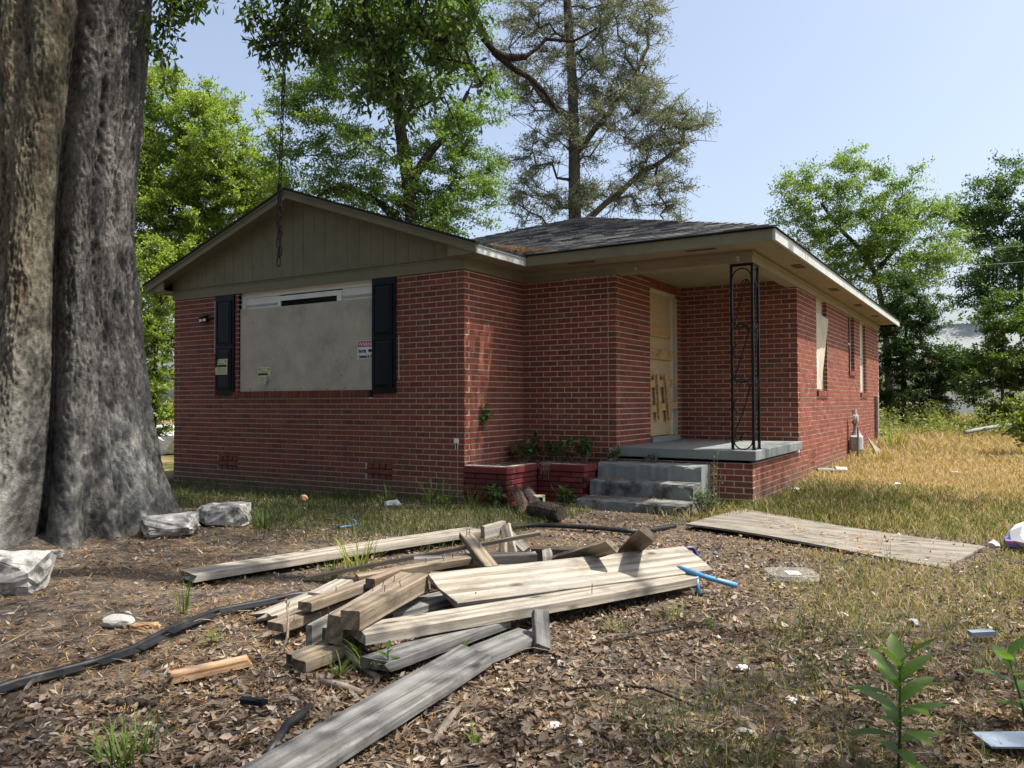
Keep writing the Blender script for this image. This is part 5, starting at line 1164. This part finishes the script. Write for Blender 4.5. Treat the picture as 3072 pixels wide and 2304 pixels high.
# broken pallet boards against the door
pa=empty('broken_pallet',(W2,2.9,.93),'broken pallet of four yellow pine boards nailed low on the boarded front door','pallet')
def slat(p,a,b,w,t_,seed):
    A,B=Vector(a),Vector(b); d=(B-A).normalized(); n=Vector((1,0,0)); s=d.cross(n)*w/2
    mb=MB(); mb.prism([(A-s)[:],(B-s)[:],(B+s)[:],(A+s)[:]],(t_,0,0)); return mb.obj('slat',M['cleat'],pa)
slat(pa,(W2-.02,2.38,1.40),(W2-.02,3.36,1.44),.10,.022,1); slat(pa,(W2-.02,2.38,1.06),(W2-.02,3.46,1.12),.10,.022,2)
slat(pa,(W2+.004,2.66,1.54),(W2+.004,2.74,.93),.085,.03,3); slat(pa,(W2+.004,2.96,1.54),(W2+.004,3.12,.91),.085,.03,4)

# ------------------------------------------------------------------ hanging chain
ch=empty('hanging_chain',(-.51,-2.33,2.5),'long rusty chain hanging in front of the gable, doubled at its lower end','chain')
lk=MB(); n=14; pts=[]
for i in range(n):
    a=2*math.pi*i/n; pts.append((.012*math.cos(a),0,.020*math.sin(a)+(.012 if math.sin(a)>0 else -.012)*min(1,abs(math.sin(a))*3)))
pts.append(pts[0]); lk.tube(pts,.0045,5,cap=False); lko=lk.obj('chain_link',M['chain'],smooth=True); lme=lko.data; bpy.data.objects.remove(lko)
def strand(p0,p1,sc,jit=.0):
    p0=Vector(p0); p1=Vector(p1); L=(p1-p0).length; k=int(L/(.050*sc))
    for i in range(k):
        p=p0.lerp(p1,i/max(1,k-1)); o=bpy.data.objects.new('chain_link',lme); COL.objects.link(o); o.parent=ch
        o.location=p-ch.location+Vector((random.uniform(-jit,jit),random.uniform(-jit,jit),0)); o.rotation_euler=(random.uniform(-.1,.1),random.uniform(-.12,.12),(i%2)*R(90)+R(-31+45)+random.uniform(-.2,.2)); o.scale=(sc,sc,sc)
strand((-.36,-2.39,5.0),(-.50,-2.335,3.22),1.2,.001)
strand((-.515,-2.33,3.22),(-.525,-2.325,2.52),1.5,.003); strand((-.497,-2.33,3.18),(-.503,-2.325,2.62),1.5,.004)

# ------------------------------------------------------------------ neighbour's house and wires
nb=empty('neighbour_house',(4,36,g1(4,36)),'distant white house with grey roof half hidden by trees at right','house')
t=MB(); t.box((2.2,34.5,.4),(6.4,41,3.45)); t.obj('wall',M['vinyl'],nb)
t=MB(); t.prism([(1.7,34,3.4),(6.9,34,3.4),(6.9,37.7,4.95),(1.7,37.7,4.95)],(0,0,-.1)); t.prism([(1.7,41.4,3.4),(6.9,41.4,3.4),(6.9,37.705,4.95),(1.7,37.705,4.95)],(0,0,-.1)); t.obj('roof',M['slab'],nb)
for x in (2.9,5.1):
    t=MB(); t.box((x,34.44,1.6),(x+.8,34.495,2.9)); w=t.obj('window',M['white'],nb); t=MB(); t.box((x+.06,34.42,1.66),(x+.74,34.439,2.84)); t.obj('pane',M['glass'],w)
def wire(label,a,b,sag):
    P=[Vector(a).lerp(Vector(b),i/24)-Vector((0,0,sag*4*(i/24)*(1-i/24))) for i in range(25)]; t=MB(); t.tube(P,.008,4); tag(t.obj('power_line',M['black'],loc=P[0]),label,'wire','overhead wires')
wire('upper overhead wire crossing the trees at the right',(-7.,21.3,6.9),(14,31.,7.6),.5); wire('lower overhead wire crossing the trees at the right',(-7.,21.4,6.2),(14,31.2,7.2),.55)

# ------------------------------------------------------------------ ground cover
_wv=[(rng.normal(0,1,2)*s,rng.uniform(0,6.28)) for s in (.5,.8,1.2,1.8,2.6,3.6,5,7) for _ in range(3)]
def patchy(x,y):
    o=0
    for (a,b),p in _wv: o=o+np.sin(a*x+b*y+p)/(.6+np.hypot(a,b))**.5
    return o/6.
def sstep(a,b,v): t=np.clip((v-a)/(b-a),0,1); return t*t*(3-2*t)
def inside_house(x,y): return ((x<.02)&(y>-.02)&(x>-WL-.02))|((x<W2)&(y>D1)&(x>-WL))|((x<XR+.01)&(y>D1-.02)&(x>-WL))|((x>0)&(x<1.25)&(y>-.05)&(y<D1))|((x>1.22)&(x<2.57)&(y>.28)&(y<D1))
def in_trunk(x,y): return np.hypot(x-TC[0],y-TC[1])<1.0
def on_ply(x,y): 
    u_=((x-2.84)*.955+(y+.5)*-.296); v_=((x-2.84)*.296+(y+.5)*.955); return (u_>-.0)&(u_<2.3)&(v_>0)&(v_<1.1+.0*x)
def fan(n,d0,d1,pw=1.):
    f=rng.uniform(0,1,n); d=d0*(d1/d0)**f if pw==1. else (d0**pw+(d1**pw-d0**pw)*f)**(1/pw)
    a=-.5536+rng.uniform(-.72,.72,n); return CAMP.x+d*np.sin(a),CAMP.y+d*np.cos(a),d
def lawn(x,y):
    r=sstep(2.2,3.3,x+.25*patchy(x,y))*sstep(-.5,.5,y+.35*patchy(x*1.3,y))
    m=sstep(3.5,4.6,x+.12*(y+2)+.5*patchy(x,y))*sstep(-4.4,-1.6,y+.6*patchy(x,y))*(.16+.5*sstep(-.1,.35,patchy(x*2.2+2,y*2.2)))
    b=sstep(3.9,4.9,x+.5*patchy(x*1.2,y))*(.10+.36*sstep(-.05,.35,patchy(x*2.6+7,y*2.6)))
    return np.maximum(np.maximum(r,m),b)
def left_green(x,y): return sstep(-2.9,-1.2,y+.5*patchy(x,y))*(x<1.6)*.8
def blades(x,y,h,w,c,lean=.5,seg=2):
    n=len(x); z=gh(x,y)-.005; a=rng.uniform(0,6.28,n); l=rng.uniform(.1,1,n)*lean; 
    dx,dy=np.cos(a),np.sin(a); b=rng.uniform(0,6.28,n); sx,sy=np.cos(b),np.sin(b)
    P=np.stack([x,y,z],1); D=np.stack([dx*l,dy*l,np.ones(n)],1)*h[:,None]; S=np.stack([sx,sy,np.zeros(n)],1)*(w[:,None]/2)
    m=P+D*.55*np.array([.7,.7,1.15]); t=P+D*np.array([1.2,1.2,.92])
    V=np.stack([P-S,P+S,m-S*.8,m+S*.8,t],1).reshape(-1,3); i=np.arange(n)[:,None]*5
    return V,[(4,i+np.array([[0,1,3,2]])),(3,i+np.array([[2,3,4]]))],np.repeat(c,5,axis=0)
def lerp(a,b,f): return np.array(a)[None]*(1-f[:,None])+np.array(b)[None]*f[:,None]
DRY0,DRY1=(.27,.185,.085),(.43,.335,.185); GR0,GR1=(.05,.075,.02),(.15,.175,.05); YG0,YG1=(.13,.135,.045),(.27,.255,.11)
# lawn
x,y,d=fan(480000,2.0,34); k=(rng.uniform(0,1,len(x))<lawn(x,y))&~inside_house(x,y)&~on_ply(x,y); x,y,d=x[k],y[k],d[k]
pt=patchy(x*.8,y*.8)
dry=sstep(2.6,4.6,y+1.2*pt+.35*(x-4))*(1-.55*sstep(.25,.6,patchy(x*.5+3,y*.5)))
dry=dry*(1-.75*sstep(13.5,17,y+pt))
f=rng.uniform(0,1,len(x)); isdry=rng.uniform(0,1,len(x))<np.clip(dry+.28*sstep(-3.8,-2.4,y)+.06,0,1)
green=lerp(GR0,GR1,f); yg=lerp(YG0,YG1,f); mixz=sstep(.6,-.4,y+.3*pt)*sstep(-3.6,-2.2,y+.6*pt); ing=rng.uniform(0,1,len(x))<mixz*.8; green=np.where(ing[:,None],yg,green)
c=np.where(isdry[:,None],lerp(DRY0,DRY1,f),green)
h=rng.uniform(.03,.105,len(x))*(1+.5*sstep(0,.5,pt)); h=np.where(y<-.3,h*.62,h); h=np.where((y>.3)&(y<3)&(x<4.6),h*1.05,h); h=np.where(y>9,h*1.5,h)
w=.0016+.0008*d
lean_=.8; V,F,C=blades(x,y,h,w,c,1.25); npmesh('grass',V,F,M['grass'],C,kind='stuff')
# thin grass in the shade before the front wall
x,y,d=fan(150000,4,13); k=(rng.uniform(0,1,len(x))<left_green(x,y)*(.35+.65*sstep(-.2,.3,patchy(x*1.5,y*1.5))))&~inside_house(x,y)&~in_trunk(x,y); x,y,d=x[k],y[k],d[k]
c=lerp((.045,.07,.02),(.14,.16,.055),rng.uniform(0,1,len(x))); V,F,C=blades(x,y,rng.uniform(.03,.11,len(x)),.0016+.0007*d,c,1.1); npmesh('grass',V,F,M['grass'],C,kind='stuff')
# dead leaves
def deadleaves(x,y,L,seed=0):
    n=len(x); z=gh(x,y)+rng.uniform(.004,.022,n); P=np.stack([x,y,z],1)
    nr=rng.normal(0,.42,(n,3)); nr[:,2]=1; nr/=np.linalg.norm(nr,axis=1,keepdims=True); dd=rng.normal(0,1,(n,3)); dd-=nr*(dd*nr).sum(1,keepdims=True); dd/=np.linalg.norm(dd,axis=1,keepdims=True); sd=np.cross(nr,dd)
    w=L*rng.uniform(.30,.52,n); cu=rng.normal(.12,.16,n)[:,None]*L[:,None]; cr=rng.uniform(.0,.55,n)[:,None]*w[:,None]
    L=L[:,None]; w=w[:,None]
    b=P-dd*L*.5+nr*cu; t=P+dd*L*.5+nr*cu
    c1=P-dd*L*.16; c2=P+dd*L*.2
    l1=c1+sd*w*.42+nr*cr; r1=c1-sd*w*.42+nr*cr; l2=c2+sd*w*.5+nr*cr; r2=c2-sd*w*.5+nr*cr*.8
    V=np.stack([b,l1,c1,r1,l2,c2,r2,t],1).reshape(-1,3); i=np.arange(n)[:,None]*8
    T=np.concatenate([i+np.array([[a]]) .reshape(1,-1) for a in ([0,2,1],[0,3,2],[4,5,7],[5,6,7])]); Q=np.concatenate([i+np.array([a]) for a in ([1,2,5,4],[2,3,6,5])])
    pal=np.array([(.17,.128,.095),(.22,.172,.132),(.12,.088,.066),(.30,.25,.20),(.19,.125,.075),(.085,.066,.054),(.36,.31,.255)]); c=pal[rng.choice(7,n,p=[.22,.2,.2,.12,.12,.1,.04])]*rng.uniform(.75,1.25,(n,1))
    return V,[(3,T),(4,Q)],np.repeat(c,8,axis=0)
x,y,d=fan(62000,1.1,10.5); 
dens=np.clip(1.05-.9*lawn(x,y)*sstep(-3.0,-.8,y),.12,1)*(1-.9*sstep(-2.2,-1.4,y)*(x<1.5))*(.18+.82*sstep(-.25,.3,patchy(x*1.1+5,y*1.1)))*(1-.65*sstep(1.6,.4,x)*(y<-1))*(1-.85*sstep(.2,1.2,y))
k=(rng.uniform(0,1,len(x))<dens)&~inside_house(x,y)&~in_trunk(x,y); x,y,d=x[k],y[k],d[k]
V,F,C=deadleaves(x,y,(.016+.046*rng.uniform(0,1,len(x))**1.5)); npmesh('leaf_litter',V,F,M['litter'],C,kind='stuff')
# straw, needles and catkins: thin strips lying flat
x,y,d=fan(190000,1.1,12); k=(rng.uniform(0,1,len(x))<np.clip(.95-.7*lawn(x,y),.15,1)*(.35+.65*sstep(-.3,.3,patchy(x*1.6+9,y*1.6))))&~inside_house(x,y)&~in_trunk(x,y); x,y,d=x[k],y[k],d[k]
n=len(x); a=rng.uniform(0,6.28,n); L=rng.uniform(.012,.06,n); w=.0010+.0005*d; z=gh(x,y)+rng.uniform(.002,.018,n)
D=np.stack([np.cos(a)*L/2,np.sin(a)*L/2,rng.normal(0,.12,n)*L],1); S=np.stack([-np.sin(a)*w,np.cos(a)*w,np.zeros(n)],1); P=np.stack([x,y,z],1)
V=np.stack([P-D-S*.6,P-D+S*.6,P+D+S*.4,P+D-S*.4],1).reshape(-1,3); pal=np.array([(.30,.17,.065),(.22,.12,.05),(.38,.27,.14),(.14,.09,.05),(.42,.36,.27),(.06,.045,.035)]); c=pal[rng.choice(6,n,p=[.26,.24,.14,.2,.06,.1])]*rng.uniform(.7,1.2,(n,1))
npmesh('pine_straw',V,[(4,np.arange(n)[:,None]*4+np.arange(4))],M['litter'],np.repeat(c,4,axis=0),kind='stuff')
# grey gravel and chips
oct_=np.array([(1,0,0),(-1,0,0),(0,1,0),(0,-1,0),(0,0,1),(0,0,-1)],float); of=np.array([(0,2,4),(2,1,4),(1,3,4),(3,0,4),(2,0,5),(1,2,5),(3,1,5),(0,3,5)])
x,y,d=fan(34000,1.1,9); k=(rng.uniform(0,1,len(x))<(.12+.88*sstep(.1,.5,patchy(x*1.4-4,y*1.4)))*np.clip(1-lawn(x,y)*1.2,.05,1))&~inside_house(x,y)&~in_trunk(x,y); x,y=x[k],y[k]; n=len(x)
s=rng.lognormal(-4.95,.45,n)[:,None]*np.stack([rng.uniform(.7,1.5,n),rng.uniform(.7,1.3,n),rng.uniform(.4,.8,n)],1); a=rng.uniform(0,6.28,n); Vv=(oct_[None]+rng.normal(0,.18,(n,6,3)))*s[:,None]; ca,sa=np.cos(a)[:,None],np.sin(a)[:,None]
V=np.stack([Vv[...,0]*ca-Vv[...,1]*sa+x[:,None],Vv[...,0]*sa+Vv[...,1]*ca+y[:,None],Vv[...,2]+(gh(x,y)+.006+s[:,2]*.3)[:,None]],-1).reshape(-1,3)
pal=np.array([(.16,.165,.175),(.24,.24,.245),(.09,.09,.095),(.42,.41,.39),(.035,.034,.034),(.2,.16,.12)]); c=pal[rng.choice(6,n,p=[.26,.2,.2,.08,.18,.08])]*rng.uniform(.7,1.25,(n,1))
npmesh('gravel',V,[(3,(np.arange(n)[:,None,None]*6+of[None]).reshape(-1,3))],M['pebble'],np.repeat(c,6,axis=0),kind='stuff')
# fine twigs
t=MB()
x,y,d=fan(420,1.3,8)
for i in range(len(x)):
    if inside_house(x[i],y[i]) or in_trunk(x[i],y[i]) or y[i]>.3: continue
    a=random.uniform(0,6.28); L=random.uniform(.06,.22); z=g1(x[i],y[i])+random.uniform(.008,.03); b=a+random.uniform(-.5,.5)
    p=Vector((x[i],y[i],z)); q=p+Vector((math.cos(a)*L*.5,math.sin(a)*L*.5,random.uniform(-.005,.02))); r_=q+Vector((math.cos(b)*L*.5,math.sin(b)*L*.5,random.uniform(-.02,.005)))
    t.tube([p,q,r_],[.0028,.0024,.0012],4,cap=False)
tag(t.obj('fallen_twigs',M['twig']),kind='stuff')

# tufts of grass that stand out one by one
def tuft(label,x,y,n,h,spread,c0,c1,w=.006,lean=.9,cat='grass tuft',name='grass_tuft',seeds=0):
    z=g1(x,y); seg=5; a=rng.uniform(0,6.28,n); l=rng.uniform(.15,1,n)**.8*lean; hh=h*rng.uniform(.5,1.1,n); r0=rng.uniform(0,1,n)**.5*spread; a0=a+rng.normal(0,.5,n)
    B=np.stack([x+r0*np.cos(a0),y+r0*np.sin(a0),np.full(n,z-.01)],1); D=np.stack([np.cos(a),np.sin(a),np.zeros(n)],1); S=np.stack([-np.sin(a),np.cos(a),np.zeros(n)],1)
    rows=[]
    for k in range(seg+1):
        f=k/seg; p=B+D*(l*hh*f**1.6)[:,None]+np.array([0,0,1.])*(hh*(f-.42*l*f**3))[:,None]; ww=w*(1-f)**.7*(.6+.8*min(1,f*4)); rows += [p-S*ww/2,p+S*ww/2]
    V=np.stack(rows,1).reshape(-1,3); m=2*(seg+1); i=np.arange(n)[:,None]*m
    Q=np.concatenate([i+np.array([[2*k,2*k+1,2*k+3,2*k+2]]) for k in range(seg)]); c=lerp(c0,c1,rng.uniform(0,1,n))
    o=npmesh(name,V-np.array([x,y,z]),[(4,Q)],M['grass'],np.repeat(c,m,axis=0)); o.location=(x,y,z); return tag(o,label,cat,'grass tufts and weeds')
G0,G1=(.05,.095,.018),(.15,.215,.045); S0,S1=(.035,.06,.016),(.10,.14,.035)
tuft('big green grass tuft in the litter at the bottom left',2.87,-6.02,70,.20,.09,G0,G1,.006,1.)
tuft('tall bright grass tuft growing through the back of the lumber pile',1.50,-3.40,46,.34,.10,(.11,.15,.03),(.26,.29,.08),.009)
tuft('shorter grass tuft left of the tall one at the back of the pile',1.49,-3.66,30,.18,.07,(.08,.12,.025),(.20,.24,.06),.007)
tuft('slim upright grass tuft beside the crumbled end of the sunlit plank',1.42,-4.75,16,.26,.03,G0,G1,.006,.35)
tuft('spreading dark grass tuft beyond the concrete rocks',-.47,-2.55,40,.34,.09,S0,S1,.009,1.1)
tuft('sparse grass tuft in the shade, just behind the spreading one',-.60,-2.05,22,.22,.05,S0,S1,.008,.7)
tuft('grass tuft in the dark gap under the long board, left end',2.98,-4.93,26,.20,.05,S0,G1,.007,1.)
tuft('small grass tuft at the notched ends before the beams',2.90,-5.05,20,.16,.04,G0,G1,.006,1.)
tuft('grass tuft among rusty straw below the middle of the long board',3.62,-3.78,30,.12,.07,(.10,.12,.03),(.22,.23,.07),.005,1.1)
tuft('grass tuft farther right below the long board',3.80,-3.45,30,.13,.07,(.09,.11,.03),(.2,.22,.06),.005,1.1)
tuft('upright grass sprig alone on the litter right of the pile',4.05,-3.55,14,.17,.02,G0,G1,.005,.6)
tuft('small green sprig beside the nearest plank on the right',3.78,-5.30,9,.12,.012,(.08,.16,.02),(.2,.3,.05),.007,.7)
tuft('wide dark grass clump right of centre in the litter',4.45,-3.35,60,.16,.16,(.06,.075,.022),(.14,.15,.05),.005,1.1)
tuft('grass clump above the leafy sapling at the right',4.85,-3.35,60,.15,.18,(.06,.085,.022),(.15,.17,.05),.005,1.1)
for i,(x,y,h,l) in enumerate(((-1.42,-.42,.30,'seeding weed tuft against the front wall under the right shutter'),(-.84,-.40,.30,'weed tuft before the right-hand air vent'),(-.26,-.28,.50,'tall arching weed at the corner beside the planter'),(-.02,-.30,.36,'leaning weed tuft touching the planter corner'),(-2.6,-.45,.2,'low grass tuft under the middle of the boarded window'),(.34,-.32,.34,'weed stems in front of the planter face'))):
    tuft(l,x,y,26 if i!=4 else 18,h,.07,S0,S1,.010 if i<4 else .007,1.)
tuft('bright grass fringe at the foot of the porch base corner',3.12,1.05,60,.18,.16,(.04,.09,.012),(.11,.19,.03),.007,.8)
tuft('tall thin weed stalks beside the plywood sheet far end',4.62,-1.30,8,.42,.05,(.10,.11,.04),(.2,.2,.08),.004,.25)
tuft('dry weed stalks by the gas meter',3.55,6.9,30,.35,.2,(.14,.15,.04),(.3,.27,.09),.012,.7)
tuft('green weed behind the gas meter by the wall',3.5,9.6,40,.6,.25,(.08,.12,.02),(.2,.24,.05),.018,.7)

# leafy plants
def bigleaf(P,d,n,L,Wd,droop=.25,fold=.18,seg=6,c=(.08,.15,.02)):
    P=Vector(P); d=Vector(d).normalized(); n=Vector(n); s=d.cross(n).normalized(); n=s.cross(d)
    V=[];F=[]
    for k in range(seg+1):
        f=k/seg; w=Wd*math.sin(math.pi*min(1,(f*.93+.05)))**.8*(1 if f<1 else 0); ctr=P+d*L*f+n*(-droop*L*f*f); 
        V += [(ctr+s*w/2+n*fold*w*.5)[:],ctr[:],(ctr-s*w/2+n*fold*w*.5)[:]]
    for k in range(seg):
        a=k*3; F += [(a,a+1,a+4,a+3),(a+1,a+2,a+5,a+4)]
    return V,F
def sapling(label,x,y,h,L,Wd,nleaf,lean=(0,0),c=((.07,.13,.02),(.13,.22,.035)),seed=0,up=.35,group='leafy saplings',name='leafy_sapling'):
    rr=random.Random(seed); z=g1(x,y); o=empty(name,(x,y,z),label,'plant',group)
    top=Vector((x+lean[0],y+lean[1],z+h)); b=Vector((x,y,z-.01)); t=MB(); t.tube([b,b.lerp(top,.5)+Vector((.004,-.003,0)),top],[.0055,.0045,.002],6,(.10,.14,.05)); t.obj('stem',M['leaf'],o,True)
    for i in range(nleaf):
        f=.18+.82*(i/(nleaf-1))**.8; a=i*2.4+rr.uniform(-.3,.3); p=b.lerp(top,f); k=.45+.55*math.sin(math.pi*min(1,.25+.72*(1-f)))
        e=up+.75*f**3+rr.uniform(-.15,.15); d=Vector((math.cos(a),math.sin(a),e)); n=Vector((-math.cos(a)*e,-math.sin(a)*e,1))
        V,F=bigleaf(p,d,n,L*k*rr.uniform(.85,1.15),Wd*k,rr.uniform(.25,.6)*(1-.6*f)); mb=MB(); q=rr.random(); cc=tuple(u_*(1-q)+v_*q for u_,v_ in zip(*c)); mb.add(V,F,cc); mb.obj('leaf',M['leaf'],o,True)
    return o
sapling('bright green leafy sapling at the bottom right, seen whole',5.055,-4.86,.37,.160,.054,22,(.01,.005),seed=3)
sapling('broad-leaved sapling cut off by the right edge of the picture',5.41,-4.20,.27,.13,.062,9,(-.06,-.03),c=((.05,.11,.02),(.10,.18,.03)),seed=5)
sapling('small bright weed rosette at the bottom centre edge',4.40,-5.65,.06,.07,.028,8,seed=8,c=((.07,.14,.02),(.14,.24,.04)),group='small weeds',name='small_weed')
sapling('small weed rosette at the lower left end of the pile',2.05,-5.05,.06,.07,.025,8,seed=9,c=((.11,.14,.03),(.2,.22,.06)),group='small weeds',name='small_weed')
sapling('small green seedling beside the grey stick end',3.10,-4.97,.14,.06,.03,7,seed=10,group='small weeds',name='small_weed')
sapling('small seedling between the splintered plank and the long board',3.22,-4.58,.05,.06,.03,7,seed=11,c=((.05,.11,.02),(.1,.18,.03)),group='small weeds',name='small_weed')
def bush(name,label,c,size,nst,nlf,L,Wd,c0,c1,seed=0,group='plants around the planter',zb=None):
    z=g1(c[0],c[1]) if zb is None else zb; o=empty(name,(c[0],c[1],z),label,'plant',group); st_=MB(); rr=random.Random(seed); P=[]
    for i in range(nst):
        a=rr.uniform(0,6.28); r=rr.uniform(.2,1); e=Vector((c[0]+math.cos(a)*size[0]*r,c[1]+math.sin(a)*size[1]*r,z+size[2]*rr.uniform(.45,1.05))); b=Vector((c[0]+math.cos(a)*.03,c[1]+math.sin(a)*.03,z-.01)); m=b.lerp(e,.55)+Vector((0,0,size[2]*.12))
        st_.tube([b,m,e],[.004,.003,.0015],5,cap=False)
        for k in range(nlf): P.append((m.lerp(e,rr.uniform(-.5,1.05)))[:])
    st_.obj('stem',M['twig'],o); P=np.array(P)+rng.normal(0,.018,(len(P),3)); V,F,C=leafcards(P,L,Wd,c0,c1,None,.8,None,.25); npmesh('foliage',V,[(3,F)],M['leaf'],C,parent=o); return o
K0,K1=(.035,.075,.024),(.10,.165,.05)
bush('planter_plant','dark leafy plant filling the left part of the planter',(.22,.98),(.26,.20,.30),16,9,.085,.055,K0,K1,1,zb=.40)
bush('planter_plant','leafy plant in the inner corner of the planter, taller with pale stems',(.62,1.12),(.24,.12,.30),12,9,.08,.05,K0,K1,2,zb=.40)
bush('planter_plant','bushy plant at the right end of the planter beside the steps',(1.02,1.10),(.18,.12,.34),13,9,.075,.045,K0,K1,3,zb=.40)
bush('planter_plant','small plant spilling over the step top at the slab edge',(1.36,1.16),(.12,.06,.16),9,8,.06,.035,K0,K1,4,zb=.455)
bush('vine_sprig','small vine sprig growing out of the brick return wall',(.035,.40),(.03,.10,.26),7,7,.07,.045,K0,K1,5,zb=.86)
bush('weed_bush','low leafy weed at the foot of the planter near the bark slabs',(.52,-.12),(.16,.12,.26),12,8,.075,.045,K0,(.08,.13,.03),6)
bush('weed_bush','leafy weed against the planter below its right end',(1.12,.40),(.16,.12,.20),12,9,.07,.042,K0,(.07,.12,.03),7)
bush('weed_bush','feathery green weed mound at the right foot of the steps',(2.72,.42),(.24,.20,.28),34,14,.035,.016,(.03,.06,.02),(.075,.125,.04),8)
bush('weed_bush','tall thin flowering weed before the porch base wall',(2.60,1.20),(.12,.04,.62),9,8,.03,.018,(.10,.12,.05),(.26,.25,.15),9)
bush('weed_bush','yellow-green weed in front of the left planter face',(.02,-.45),(.10,.08,.12),10,8,.06,.03,(.10,.14,.03),(.2,.24,.06),10)
bush('weed_bush','small weed under the slab edge on the top step',(1.85,1.2),(.10,.05,.10),8,7,.04,.022,K0,K1,11,zb=.455)
# pale runners and dead straw on the planter soil and hanging over its front
t=MB(); rr=random.Random(4)
for i in range(70):
    x=rr.uniform(.10,1.1); y=rr.uniform(.85,1.28) if x>.55 else rr.uniform(.1,1.2); a=rr.uniform(0,6.28); L=rr.uniform(.08,.25); t.tube([(x,y,.415),(x+math.cos(a)*L*.5,y+math.sin(a)*L*.3,.44),(x+math.cos(a)*L,y+math.sin(a)*L*.4,.418)],[.003,.0025,.001],4,cap=False)
for i in range(14):
    x=.70+rr.uniform(-.05,.07); t.tube([(x,.80,.42),(x+.01,.66,.45),(x+rr.uniform(-.02,.02),.625,.42),(x+rr.uniform(-.04,.04),.61,rr.uniform(.22,.33))],[.004,.004,.003,.001],4,cap=False)
tag(t.obj('dead_straw',M['twig']),kind='stuff')
# pine straw drifted in the roof valley and on the porch and steps
def drift(x,y,z,n,name='pine_straw'):
    P=np.stack([x,y,z],1); a=rng.uniform(0,6.28,n); L=rng.uniform(.03,.09,n); D=np.stack([np.cos(a)*L/2,np.sin(a)*L/2,rng.normal(0,.1,n)*L],1); S=np.stack([-np.sin(a)*.003,np.cos(a)*.003,np.zeros(n)],1)
    V=np.stack([P-D-S,P-D+S,P+D+S,P+D-S],1).reshape(-1,3); c=pal2[rng.choice(4,n)]*rng.uniform(.7,1.2,(n,1)); npmesh(name,V,[(4,np.arange(n)[:,None]*4+np.arange(4))],M['litter'],np.repeat(c,4,axis=0),kind='stuff')
pal2=np.array([(.30,.19,.08),(.38,.28,.15),(.22,.13,.06),(.33,.27,.2)])
n=900; f=rng.uniform(0,1,n)**1.5; xx=XG1-.05-f*1.5+np.abs(rng.normal(0,.12,n))*(1-f)*1.6; yy=YM0+f*1.5+np.abs(rng.normal(0,.05,n)); drift(xx,yy,ZF1+.03+np.maximum(yy-YM0,0)*SL+rng.uniform(0,.03,n),n)
n=260; drift(rng.uniform(1.4,2.4,n),np.clip(rng.normal(3.2,.3,n),2.2,3.6),np.full(n,SLZ+.004),n)
n=160; drift(np.concatenate([rng.uniform(1.28,1.7,80),rng.uniform(1.3,2.4,80)]),np.concatenate([rng.uniform(.75,.95,80),rng.uniform(.45,.68,80)]),np.concatenate([np.full(80,.285),np.full(80,.11)]),n)
n=1500; f=rng.uniform(0,1,n); g_=rng.uniform(0,1,n)**1.6; px=(2.84*(1-g_)+3.03*g_)*(1-f)+(4.98*(1-g_)+5.2*g_)*f; py=(-.5*(1-g_)+.78*g_)*(1-f)+(-1.22*(1-g_)-.27*g_)*f
k=patchy(px*1.5,py*1.5)>.05; px,py,f=px[k],py[k],f[k]; drift(px,py,gh(px,py)+.06-.03*f+.012*np.sin(5*f),len(px))
